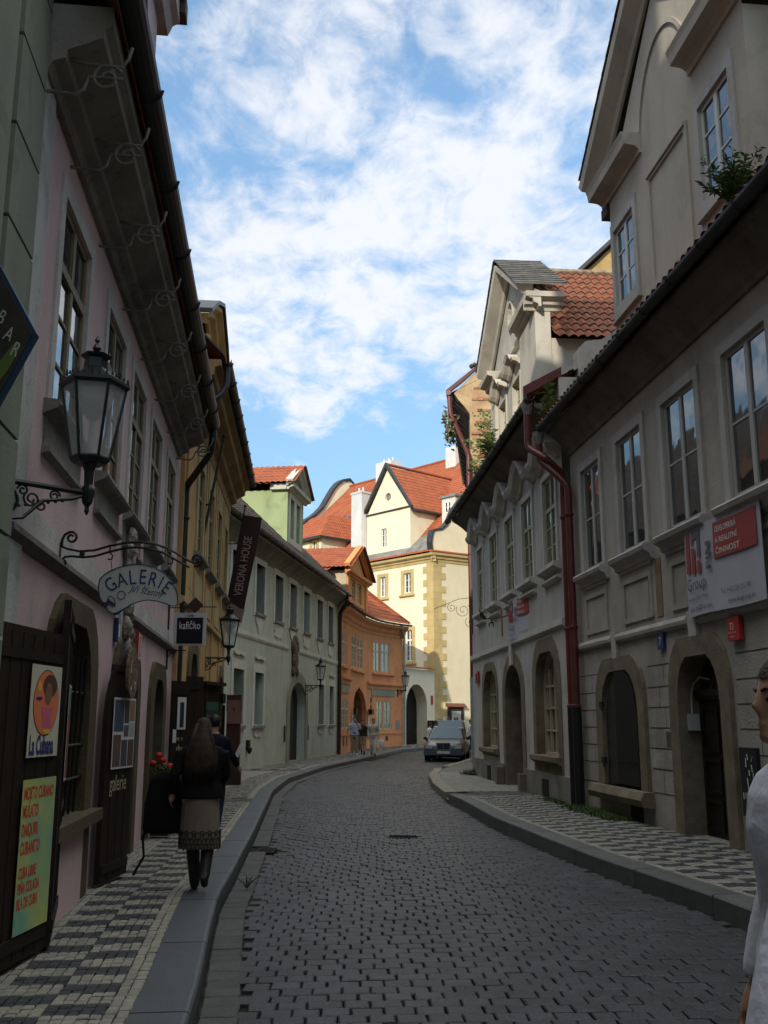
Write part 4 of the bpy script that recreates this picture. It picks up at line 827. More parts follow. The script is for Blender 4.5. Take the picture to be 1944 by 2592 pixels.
for i in range(18): 
    t_=i/17; x=-.8+1.85*t_; y=.2+15*t_; b.tube([(x,y,14.45),(x+.9,y-.1,13.6)],.05,4)
b.build('eaves_boarding',mat('rotten_board',(.045,.035,.03),.85,.25,5),hc)
b=MB(); b.add([(-.85,-.02,14.6),(1.0,15.2,14.6),(6,14,19.5),(4.0,0,17.0)],[(0,1,2,3)]); b.build('roof',TILED,hc)
b=MB(); b.tube([(-.86,-.15,14.6),(.2,8,14.6),(1.0,15.2,14.6)],.11,8); b.build('gutter',REDPIPE,hc)
MB().prism([(-.92,14.55),(-.2,15.15),(.38,15.7),(.38,15.82),(-.25,15.3),(-.95,14.72)],-.12,.1).build('verge_flashing',REDPIPE,hc)
b=MB(); 
for i in range(7): b.ball((.1+i*.13,-.05,15.75+.06*(i%2)),(.1,.16,.1),6,5)
b.build('ridge_tiles',TILED,hc)
leaves(160,(-.75,.5,13.2),(.25,.9,1.1),.28,8,up=-.4).build('hanging_grass',mat('dry_grass',(.18,.17,.08),.8,.2),hc,fix=False)
pipe('downpipe','tall dark red downpipe with a grey foot at the far right bend',[(2.62,37.8,14.4),(2.66,37.8,13.7),(3.36,37.85,12.0),(3.36,37.85,4.6),(3.36,37.85,3.3)],.10,REDPIPE,rings=(11.2,8,6))
dp=MB().tube([(3.36,37.85,3.3),(3.36,37.85,.14)],.115,10).build('pipe_foot',ZINCL); dp.parent=[o for o in bpy.data.objects if o.get('label','').startswith('tall dark red downpipe')][0]; dp.location=-Vector((3.36,37.85,3.3))
# far yellow gable above the right roofs
yg=thing('yellow_gable_house','yellow gable end with a steep roof line, showing behind the right-hand roofs','house',(7.0,32,0)); MB().prism([(-.2,0),(7,0),(7,19),(2.6,19.5),(-.2,16.8)],0,6).build('wall',YEL,yg); MB().prism([(-.5,16.6),(2.6,19.6),(2.6,19.75),(-.5,16.78)],-.3,6).build('verge',ZINC,yg)
# ---------------------------------------------------------------- RIGHT: house B (grey-white, wavy hoods)
BW=plaster('grey_white_plaster',(.44,.435,.395),.25,.07,.3,col2=(.39,.385,.35),spots=.15); BT=plaster('grey_white_trim',(.54,.53,.48),.25,.06,.25,spots=.15)
SOFB=plaster('dark_eaves_plaster',(.19,.175,.15),.35,.13,.4,spots=.3)  # eaves plaster in a darker tone than the walls
hb=thing('wavy_hood_house','grey-white house with wavy window hoods and a pedimented dormer, beyond the paired red pipes','house',(2.66,29.85,0),-86.069)
WB=[(1.3,2.25),(3.4,4.45),(5.62,6.65),(7.65,8.7),(9.8,10.85)]
bl=octa(1.85,3.85,.95,2.2,2.97,.45); bd=arch(5.0,7.0,.1,2.2,2.95,9); br=octa(8.5,10.4,.95,2.3,3.02,.45)
b=MB(); b.sheet(rect(0,11.38,0,7.45),[rect(a,c,4.7,6.5) for a,c in WB]+[grow(bl),grow(bd),grow(br)],0,.5)
b.add([(0,0,0),(0,7,0),(0,7,8.6),(0,.0,7.45)],[(0,1,2,3)]); b.build('wall',BW,hb)
for a,c in WB:
    MB().frame(rect(a-.12,c+.12,4.66,6.62),rect(a,c,4.7,6.5),-.04,.0).build('window_surround',BT,hb)
    window(hb,a,c,4.7,6.5,mat('sash_beige_b',(.36,.34,.22),.6,.08),GLASS,y=.08,bars=(2,3),transom=5.85,fw=.06)
    b=MB(); b.prismx([(0,4.68),(-.17,4.66),(-.17,4.58),(-.05,4.52),(0,4.50)],a-.22,c+.22); b.prismx([(0,4.42),(-.1,4.4),(-.1,4.36),(0,4.32)],a-.18,c+.18); b.build('sill',BT,hb)
    m_=(a+c)/2; hp=[(m_-.92,6.72),(m_-.66,6.72),(m_-.5,6.78),(m_-.36,6.95),(m_-.2,7.1),(m_,7.16),(m_+.2,7.1),(m_+.36,6.95),(m_+.5,6.78),(m_+.66,6.72),(m_+.92,6.72)]
    mould(hb,'window_hood',BT,hp,[(0,0),(.05,0),(.1,.07),(.24,.1),(.3,.2),(.3,.26),(0,.26)])
MB().prismx([(0,3.56),(-.07,3.55),(-.07,3.43),(-.02,3.38),(0,3.38)],-.02,5.85).build('string_course',BT,hb); MB().prismx([(0,3.56),(-.07,3.55),(-.07,3.43),(-.02,3.38),(0,3.38)],6.2,11.2).build('string_course',BT,hb)
MB().box(5.86,6.18,-.06,0,2.95,3.62).build('keystone',BT,hb)
MB().frame(octa(1.6,4.05,.75,2.35,3.2,.5),bl,-.02,.42).build('window_surround',STONE2,hb); MB().frame(octa(8.2,10.7,.62,2.4,3.3,.5),br,-.02,.42).build('window_surround',STONE2,hb)
MB().frame(arch(4.7,7.35,.1,2.35,3.25,9),bd,-.02,.42).build('door_surround',STONE2,hb)
for o_,x0,x1 in ((bl,1.85,3.85),(br,8.5,10.4)):
    b=MB(); b.frame(o_,[(x0+(x-x0)*.9+.09,.95+(z-.95)*.94+.06) for x,z in o_],.16,.24)
    for k in (1,2,3): b.box(x0+(x1-x0)*k/4-.025,x0+(x1-x0)*k/4+.025,.17,.23,.98,2.9 if k==2 else 2.7)
    for z in (1.45,1.9,2.35): b.box(x0+.05,x1-.05,.18,.22,z-.02,z+.02)
    w_=b.build('window',mat('sash_beige_b',(.36,.34,.22)),hb); MB().prism(o_,.24,.26).build('pane',GLASSC,w_)
    MB().prismx([(.2,.97),(-.14,.95),(-.14,.86),(-.05,.8),(0,.8)],x0-.2,x1+.2).build('sill',STONE2,hb)
b=MB(); b.prism(bd,.42,.46); b.build('door',mat('grey_door',(.075,.06,.05),.6,.15),hb); MB().box(6.35,7.0,.1,.42,.1,2.6).build('door_leaf',WOODD,hb)
b=MB(); b.box(0,4.85,-.06,0,0,.62); b.box(7.2,11.38,-.06,0,0,.62); b.build('plinth',plaster('plinth_grey',(.22,.215,.19),.4,.1,.4,spots=.2),hb)
MB().box(2.55,3.05,-.075,-.06,.12,.5).build('cellar_vent',BLK,hb); MB().box(9.1,9.62,-.075,-.06,.1,.5).build('cellar_vent',BLK,hb)
MB().box(4.55,4.85,-.22,.1,0,.55).build('guard_stone',STONE2,hb); MB().box(7.25,7.5,-.2,.1,0,.5).build('guard_stone',STONE2,hb)
MB().box(1.05,1.25,-.06,-.02,2.72,3.05).build('number_plate',mat('plate_red',(.42,.03,.025)),hb); MB().box(.78,.98,-.06,-.02,2.72,3.0).build('number_plate',mat('plate_blue',(.02,.035,.12)),hb)
MB().box(4.75,4.9,-.012,0,3.75,4.45).build('exposed_timber',mat('ochre_patch',(.28,.13,.05),.8,.2),hb)
# eaves with the dark cove, gutter and a strip of tiles above it
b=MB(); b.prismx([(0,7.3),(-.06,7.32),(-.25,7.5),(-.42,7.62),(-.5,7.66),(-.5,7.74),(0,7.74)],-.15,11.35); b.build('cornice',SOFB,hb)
gutter(hb,-.7,11.6,-.62,7.8,.085,ZINC,hooks=.85)
tiles([(-.5,0),(11.4,0),(11.4,1.1),(-.5,1.1)],(0,-.6,7.84),(1,0,0),(0,.85,.5),TILEO,'roof',hb,tw=.2,rh=.33,amp=.05)
MB().add([(-.5,.3,8.4),(11.4,.3,8.4),(11.4,4,11),(-.5,4,11),(11.4,7.5,8),(-.5,7.5,8)],[(0,1,2,3),(3,2,4,5)]).build('roof_core',TILED,hb)
# the dormer
DW=plaster('dormer_cream_white',(.56,.52,.43),.3,.06,.25,spots=.12)
y0=.0; xa,xb,xc=4.45,9.89,6.95
dh=[rect(5.3,6.12,8.4,9.6),rect(7.0,7.85,8.4,9.6)]
b=MB(); b.sheet(rect(xa,xb,7.9,10.4),dh,y0,.16); b.add([(xb,y0,7.9),(xb,3.2,7.9),(xb,3.2,9.7),(xb,y0,9.7),(xa,y0,7.9),(xa,3.2,7.9),(xa,3.2,10.4),(xa,y0,10.4)],[(0,1,2,3),(4,5,6,7)])
ovb=[(xc+.26*math.cos(2*PI*i/14),11.45+.34*math.sin(2*PI*i/14)) for i in range(14)]
b.sheet([(xa-.1,10.4),(xb+.1,10.4),(xb+.1,10.75),(xc,12.45),(xa-.1,10.75)],[ovb],y0+.02,.15)
b.box(xa,xa+.6,y0-.09,y0,7.9,10.3); b.box(8.3,xb,y0-.09,y0,7.9,10.3)
b.box(xb,xb+.03,y0-.09,y0+.25,7.9,10.35); b.build('dormer',DW,hb)
for q in dh: window(hb,q[0][0],q[1][0],8.4,9.6,mat('sash_pale_yellow',(.55,.52,.32),.6,.08),GLASS,y=y0+.1,bars=(2,3),fw=.07); 
for q in dh:
    m_=(q[0][0]+q[1][0])/2; MB().frame(rect(q[0][0]-.1,q[1][0]+.1,8.3,9.7),q,y0-.03,y0).build('window_surround',DW,hb)
    mould(hb,'window_hood',DW,[(m_-.72,9.78),(m_-.54,9.78),(m_-.4,9.86),(m_-.22,10.02),(m_,10.08),(m_+.22,10.02),(m_+.4,9.86),(m_+.54,9.78),(m_+.72,9.78)],[(0,0),(.05,0),(.1,.05),(.2,.08),(.24,.15),(0,.15)],y0-.03)
CPB=[(0,0),(.05,0),(.07,.06),(.16,.1),(.18,.18),(.32,.22),(.34,.33),(0,.33)]
mould(hb,'dormer_cornice',DW,[(xa-.32,10.3),(5.3,10.3)],CPB,y0); mould(hb,'dormer_cornice',DW,[(8.2,10.3),(xb+.3,10.3)],CPB,y0)
b=MB(); b.box(5.3,8.2,y0-.1,y0,10.33,10.44); b.build('string_course',DW,hb)
MB().loft([[(xb+o_,y,10.3+u) for o_,u in CPB] for y in (y0-.33,.5)]).build('dormer_cornice',DW,hb)
mould(hb,'raking_cornice',DW,[(xa-.35,10.68),(xc,12.42),(9.3,10.82)],[(0,0),(.06,0),(.1,.1),(.22,.16),(.36,.24),(.38,.38),(0,.38)],y0)
MB().frame([(xc+(x-xc)*1.25,11.45+(z-11.45)*1.2) for x,z in ovb],ovb,y0-.03,y0+.02).build('window_surround',DW,hb)
sl_=Vector((xc-9.62,0,1.90)); L_=sl_.length
tiles([(0,0),(1.2,0),(1.2,L_),(0,L_)],(9.60,y0-.42,11.06),(0,1,0),tuple(sl_),mat('grey_slate',(.13,.125,.11),.8,.2,5,.4,25,0,.2,island=.3,spots=.3),'dormer_roof',hb,tw=.3,rh=.26,amp=.02,mono=True)
L_=Vector((xc-xa+.5,0,1.86)).length; tiles([(0,0),(1.2,0),(1.2,L_),(0,L_)],(xa-.5,y0-.41,11.05),(0,1,0),(xc-xa+.5,0,1.86),mat('grey_slate',(.13,.125,.11)),'dormer_roof',hb,tw=.3,rh=.26,amp=.02,mono=True)
sv=Vector((xc-10.15,0,3.0)); Ls=sv.length
tiles([(0,0),(5,0),(5,Ls),(0,Ls)],(10.15,.27,9.6),(0,1,0),tuple(sv),TILEO,'dormer_roof',hb,tw=.2,rh=.36,amp=.062,lip=.03,seg=6)
b=MB(); b.tube([(xc,.65,12.66),(xc,5.8,12.66)],.1,7); b.build('ridge_tiles',mat('ridge_mortar',(.30,.27,.19),.9,.25,6,.6,20,col2=(.16,.09,.05)),hb)
b=MB(); b.box(8.6,9.75,.25,4,8.2,9.5); b.box(8.6,9.8,.24,4,8.85,8.92); b.prismx([(.26,9.42),(.26,9.58),(4,9.58),(4,9.42)],8.6,9.86); b.build('dormer_cheek',DW,hb)
b=MB(); b.prismx([(-.55,8.08),(.25,8.5),(.25,8.76),(-.55,8.32)],10.6,10.66); b.build('flashing',REDPIPE,hb); tiles([(0,0),(5,0),(5,3.9),(0,3.9)],(3.9,.3,9.9),(0,1,0),(3.05,0,2.75),TILEO,'dormer_roof',hb,tw=.2,rh=.36,amp=.05)
MB().prismz([(9.95,.0),(11.38,.0),(11.38,2.2),(9.95,2.2)],7.8,8.28).build('roof_ledge',BT,hb)
pf=thing('party_wall','weathered white party wall rising between the two right-hand roofs','wall',(3.56,18.31,0),-84.094)
WPW=plaster('weathered_white_wall',(.50,.48,.43),.35,.1,.5,spots=.3)
b=MB(); b.prismx([(.28,7.3),(.30,8.85),(.42,8.97),(.75,9.02),(1.15,9.3),(1.5,9.5),(2.4,9.6),(4,9.6),(4,7.3)],-.45,.0); b.build('wall',WPW,pf)
# ---------------------------------------------------------------- RIGHT: house A (number 7 / 73)
AW=plaster('grey_beige_plaster',(.39,.375,.33),.25,.08,.35,col2=(.35,.335,.29),spots=.12); AT=plaster('grey_trim',(.46,.45,.42),.25,.06,.25,spots=.12)
ALW=plaster('ashlar_grey_plaster',(.35,.34,.30),.3,.1,.45,col2=(.30,.29,.255),spots=.2)
ha=thing('grey_beige_house','grey-beige house with a pedimented attic and stone-framed door, nearest on the right','house',(3.56,18.31,0),-84.094)
WA=[(.72,1.75),(2.68,3.78),(4.65,5.8),(6.65,7.8),(8.7,9.85)]
wo=octa(1.42,3.12,.62,1.75,2.42,.46); do=octa(4.68,6.0,.1,1.85,2.46,.5)
b=MB(); b.sheet(rect(0,13,2.9,6.75),[rect(a,c,4.25,6.1) for a,c in WA],0,.14); b.add([(0,0,0),(0,7,0),(0,7,7),(0,0,7)],[(0,1,2,3)]); b.build('wall',AW,ha)
b=MB(); b.sheet(rect(0,13,0,2.9),[grow(wo),grow(do)],.0,.5); b.build('ground_floor_wall',ALW,ha)
b=MB(); rd=random.Random(5)
JM=mat('joint_dark',(.05,.045,.04),.9,.1)  # wall joints laid on as thin dark strips
for i,z in enumerate((.62,.95,1.24,1.53,1.82,2.11,2.42)):
    for x0,x1 in ((.05,1.1),(3.45,4.35),(6.35,13)): b.box(x0+rd.uniform(0,.05),x1-rd.uniform(0,.04),-.003,.002,z-.007,z+.007)
for i,z in enumerate((.62,.95,1.24,1.53,1.82,2.11)):
    for x in (.45+(i%2)*.35,3.9+(i%2)*.2,6.9+(i%2)*.4,8.2+(i%2)*.4,9.4+(i%2)*.4): b.box(x-.004,x+.004,-.003,.002,z,z+.3)
b.build('ashlar_joints',JM,ha)
b=MB(); rd=random.Random(9)
MB().box(3.42,4.3,-.004,.0,1.25,1.5).build('plaster_patch',plaster('patch_light',(.33,.31,.26),.3,.1,.4,spots=.25),ha); MB().box(3.5,4.25,-.004,0,.97,1.22).build('plaster_patch',plaster('patch_pale',(.40,.39,.34),.4,.15,.4,spots=.4),ha); MB().box(4.08,4.3,-.008,-.004,1.27,1.48).build('plaster_patch',mat('patch_dark',(.10,.10,.10)),ha)
for a,c in WA:
    MB().frame(rect(a-.14,c+.14,4.2,6.25),rect(a,c,4.25,6.1),-.04,.0).build('window_surround',AT,ha)
    window(ha,a,c,4.25,6.1,mat('sash_grey_white',(.40,.40,.38),.55,.06),GLASS,y=.05,bars=(2,2),fw=.06)
    b=MB(); b.prismx([(0,4.22),(-.15,4.2),(-.19,4.16),(-.17,4.1),(-.08,4.05),(-.06,3.98),(0,3.96)],a-.24,c+.24); b.box(a-.1,c+.1,-.025,0,3.92,3.97)
    b.build('sill',AT,ha)
    MB().frame(rect(a-.05,c+.1,3.12,3.82),rect(a+.03,c+.02,3.2,3.74),-.03,.0).build('sill_panel',AW,ha)
MB().box(3.72,3.86,-.012,0,3.18,3.8).build('exposed_patch',mat('pink_patch',(.30,.13,.10),.8,.2),ha); MB().box(4.02,4.24,-.012,0,3.1,3.95).build('exposed_patch',mat('ochre_patch2',(.26,.18,.10),.8,.2),ha)
sp=[(0,3.02),(-.06,3.0),(-.08,2.95),(-.07,2.9),(-.02,2.86),(0,2.86)]
for x0,x1 in ((0,2.05),(2.3,5.15),(5.45,13)): MB().prismx(sp,x0,x1).build('string_course',AT,ha)
MB().prism([(2.05,3.05),(2.3,3.05),(2.28,2.62),(2.08,2.62)],-.06,0).build('keystone',AT,ha); b=MB(); b.prism([(5.15,3.05),(5.45,3.05),(5.42,2.7),(5.2,2.7)],-.06,0); b.build('keystone',AT,ha)
MB().frame(octa(1.13,3.4,.62,1.95,2.64,.56),wo,-.06,.02).build('window_surround',STONE2,ha)
MB().frame(octa(4.38,6.28,.1,2.0,2.72,.56),do,-.06,.02).build('door_surround',STONE2,ha); MB().ring(do,.02,.3).build('door_reveal',STONE2,ha)
MB().loft([[(x,-.2*s_,.5-.12*c_) for c_,s_ in ((-1,0),(-.9,.8),(0,1.1),(.8,.9),(1,0))]+[(x,.4,.38),(x,.4,.62)] for x in (.95,1.05,3.4,3.5)]).build('sill',STONE2,ha)
SHM=mat('iron_shutter',(.018,.016,.017),.55,.2,5,.25,30,.3,.3,streak=.3)
b=MB(); b.prism([(1.5,.66),(2.1,.66),(2.1,2.4),(1.95,2.38),(1.72,2.25),(1.55,1.95),(1.5,1.6)],-.0,.03); b.build('shutter',mat('iron_shutter_grey',(.045,.04,.042),.5,.2,5,.25,30,.3,.3),ha)
b=MB(); b.prism([(2.1,.66),(3.05,.66),(3.05,1.7),(2.95,2.05),(2.75,2.3),(2.55,2.4),(2.1,2.4)],-.05,-.02); b.prism(wo,.2,.24); b.box(2.12,3.03,-.06,-.05,1.0,1.03); b.build('shutter',SHM,ha)
for z in (.95,1.85): MB().box(1.38,1.55,-.09,-.05,z,z+.1).build('hinge',IRON,ha)
b=MB(); b.box(2.48,3.0,-.012,.0,.02,.36); b.build('cellar_vent',BLK,ha)
# the door, deep in its reveal
b=MB(); b.box(4.7,6.0,.24,.28,.1,1.98); b.box(4.68,6.0,.16,.28,1.95,2.03); b.box(4.68,6.0,.19,.28,1.9,1.95); 
for x in (4.78,5.42):
    for z0,z1 in ((.22,.62),(.7,1.15),(1.22,1.82)): b.frame(rect(x,x+.5,z0,z1),rect(x+.05,x+.45,z0+.05,z1-.05),.22,.24)
dr=b.build('door',mat('door_black_brown',(.016,.011,.009),.45,.2,6,.2),ha); MB().prism(octa(4.68,6.0,1.98,2.0,2.46,.5),.26,.28).build('fanlight',GLASSD,ha)
st_=MB().prism([(5.5,1.28),(5.68,1.28),(5.68,1.72),(5.5,1.72)],.215,.22).build('poster',WHP,dr); MB().prism(disc(5.59,1.55,.06,.1,12),.21,.213).build('print',RED,st_); MB().prism(disc(5.59,1.55,.035,.065,12),.206,.209).build('print',NAVY,st_); MB().box(5.51,5.67,.21,.213,1.29,1.4).build('print',RED,st_)
MB().box(4.9,5.4,-.1,.28,.0,.14).build('door_step',STONE2,ha)
b=MB(); b.box(4.685,4.77,.06,.2,1.5,1.72); im=b.build('intercom',mat('intercom_grey',(.33,.36,.36),.4,.05),ha); MB().tube([(4.72,.12,1.72),(4.72,.12,1.95),(4.78,.14,2.12),(4.95,.16,2.2),(5.2,.18,2.16)],.012,6).build('cable',mat('cable_white',(.35,.36,.33),.5,.05),im)
b=MB(); b.box(6.4,6.82,-.05,0,.55,1.32); nbx=b.build('meter_door',mat('meter_box_black',(.014,.016,.02),.5,.1),ha)
b=MB(); rd=random.Random(2)
for i in range(9): x,z=6.45+rd.random()*.3,.8+rd.random()*.45; b.tube([(x,-.053,z),(x+rd.uniform(-.04,.04),-.053,z-rd.uniform(.05,.14))],.006,4)
b.build('torn_paper',WHP,nbx)
p=MB().box(6.38,6.68,-.07,-.02,2.56,2.84).build('number_plate',mat('plate_red',(.42,.03,.025)),ha); text('lettering','73',WHP,p,6.44,2.69,.12,-.075,bold=.012); text('lettering','MALÁ STRANA',WHP,p,6.40,2.645,.032,-.075); text('lettering','PRAHA 1',WHP,p,6.44,2.595,.035,-.075)
p=MB().box(4.05,4.27,-.05,-.01,2.63,2.86).build('number_plate',mat('plate_blue',(.02,.035,.12)),ha); text('lettering','7',WHP,p,4.12,2.68,.17,-.055,bold=.015)
# eaves
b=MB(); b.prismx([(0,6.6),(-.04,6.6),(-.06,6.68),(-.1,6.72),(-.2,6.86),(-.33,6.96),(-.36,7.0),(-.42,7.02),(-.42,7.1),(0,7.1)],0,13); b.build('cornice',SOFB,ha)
gutter(ha,-.3,13,-.55,7.17,.09,ZINC,hooks=.95)
tiles([(-.2,0),(13,0),(13,1.0),(-.2,1.0)],(0,-.55,7.2),(1,0,0),(0,.83,.55),TILEO,'roof',ha,tw=.2,rh=.33,amp=.05)
MB().add([(0,.3,7.8),(13,.3,7.8),(13,5,11),(0,5,11),(13,10,7.5),(0,10,7.5)],[(0,1,2,3),(3,2,4,5)]).build('roof_core',TILED,ha)
# attic with pediment
AD=plaster('attic_grey_plaster',(.46,.43,.36),.2,.06,.25,col2=(.42,.39,.325),spots=.08)
xa,xb,xc=2.9,7.85,5.38; da=[rect(3.08,3.98,8.3,9.65),rect(6.5,7.4,8.3,9.65)]
b=MB(); b.sheet([(xa,7.15),(xb,7.15),(xb,10.35),(xb-.1,10.5),(xc,12.7),(xa+.1,10.5),(xa,10.35)],da,0,.12); b.box(xb,xb+1.2,.35,5,7.15,10.1); b.add([(xa,0,7.15),(xa,5,7.15),(xa,5,10.2),(xa,0,10.2),(xb,0,7.15),(xb,5,7.15),(xb,5,10.2),(xb,0,10.2)],[(0,1,2,3),(4,5,6,7)]); b.box(xa,xb,4.5,5,7.2,11); b.build('attic_wall',AD,ha)
WSH=mat('sash_grey_white2',(.55,.56,.55),.5,.04)
for q in da:
    MB().frame(rect(q[0][0]-.13,q[1][0]+.13,8.1,9.82),q,-.035,.0).build('window_surround',AT,ha)
    window(ha,q[0][0],q[1][0],8.3,9.65,WSH,GLASS,y=.03,bars=(2,3),fw=.06)
    MB().box(q[0][0]-.16,q[1][0]+.16,-.07,0,8.05,8.1).build('sill',AT,ha)
MB().frame(rect(4.62,6.12,7.9,9.75),rect(4.72,6.02,8.0,9.65),-.03,0).build('wall_panel',AD,ha); MB().box(4.66,6.08,-.06,-.03,9.7,9.76).build('wall_panel',AD,ha)
ar=[]; 
for i in range(25): a=PI*i/24; ar.append((xc+.95*math.cos(a),10.3+1.4*math.sin(a)))
mould(ha,'blind_arch',AD,list(reversed(ar)),[(0,0),(.035,0),(.035,.07),(0,.07)])
CPA=[(0,0),(.04,0),(.05,.07),(.12,.12),(.28,.14),(.3,.26),(.33,.34),(0,.34)]
mould(ha,'attic_cornice',AD,[(xa-.27,10.3),(4.45,10.3)],CPA); mould(ha,'attic_cornice',AD,[(6.3,10.3),(xb+.35,10.3)],CPA)
MB().box(xa-.27,xa,.0,1.2,10.3,10.6).build('attic_cornice',AD,ha); MB().box(xb,xb+.3,.0,1.2,10.3,10.6).build('attic_cornice',AD,ha)
mould(ha,'raking_cornice',AD,[(xa-.38,10.62),(xc,12.75),(xb+.42,10.62)],[(0,0),(.05,0),(.08,.1),(.2,.16),(.32,.2),(.34,.36),(0,.36)])
for s_,X in ((1,xa-.5),(-1,xb+.5)): tiles([(0,0),(5,0),(5,3.6),(0,3.6)],(X,-.36,10.98),(0,1,0),(s_*2.95,0,2.16),TILED,'attic_roof',ha,tw=.3,rh=.3,amp=.03)
MB().box(xa-.3,xa-.02,-.05,.7,10.12,10.3).build('bracket',TILED,ha)
# two red downpipes side by side between the houses
def AWd(s,o,z):
    a=R(-84.094); return (3.56+math.cos(a)*s-math.sin(a)*o,18.31+math.sin(a)*s+math.cos(a)*o,z)
def BWd(s,o,z):
    a=R(-86.069); return (2.66+math.cos(a)*s-math.sin(a)*o,29.85+math.sin(a)*s+math.cos(a)*o,z)
def hopper(par,p,loc):
    q=Vector(p)-Vector(loc); MB().lathe([(.05,-.28),(.07,-.12),(.11,.0),(.13,.1)],q,10).build('hopper',ZINCL,par)
DPL=mat('black_pipe_foot',(.012,.012,.012),.5,.1,5,.1,30,0,.3)
for nm,lb,pts in (('left','dark red downpipe on the left of the pair, fed from the wavy-hood house',[BWd(11.25,-.62,7.65),BWd(11.25,-.62,6.85),AWd(.02,-.48,6.55),AWd(-.02,-.14,6.25),AWd(-.02,-.14,1.85)]),('right','dark red downpipe on the right of the pair, fed from the grey-beige house',[AWd(-.15,-.55,7.0),AWd(-.15,-.55,6.55),AWd(.12,-.3,6.2),AWd(.27,-.14,5.95),AWd(.27,-.14,1.85)])):
    o=pipe('downpipe',lb,pts,.07,REDPIPE,group='paired red downpipes',rings=(5.4,3.3,1.9)); L0=Vector(pts[-1]); o.location=(L0.x,L0.y,.1)
    for c_ in o.children: c_.location=(0,0,1.75)
    MB().tube([(0,0,1.78),(0,0,.02)],.085,10).build('pipe_foot',DPL,o); hopper(o,pts[0],(L0.x,L0.y,.1))
# ---------------------------------------------------------------- the street behind the viewer (closes it off, shows in the panes; tall house sized to throw shade)
for nm,lb,x0,x1,y0,y1,h in (('town_house','tall plain ochre house behind the viewer on the left',-9,-1.9,-14,-2.6,17.8),('town_house','plain pale house behind the viewer on the right',4.6,14,-30,4.4,10),('town_house','broad house closing the street behind the viewer',-14,14,-42,-32,12)):
    t=thing(nm,lb,'house',(x0,y0,0)); b=MB().box(0,x1-x0,0,y1-y0,0,h); b.build('wall',YELT if 'ochre' in lb else GAB,t); rh_=1 if 'tall' in lb else 3; _=MB().box(5.8,7.1,y1-y0,y1-y0+4.6,0,19.5).build('added_shade_tower',YELT,t) if 'tall' in lb else None  # unseen tower added to keep sun off the attic opposite
    b=MB(); b.add([(0,-.5,h),(x1-x0+.0,-.5,h),(x1-x0,y1-y0,h),(0,y1-y0,h),((x1-x0)/2,0,h+rh_),((x1-x0)/2,y1-y0,h+rh_)],[(0,3,5,4),(1,2,5,4),(0,1,4),(3,2,5)]); b.build('roof',TILEO,t)
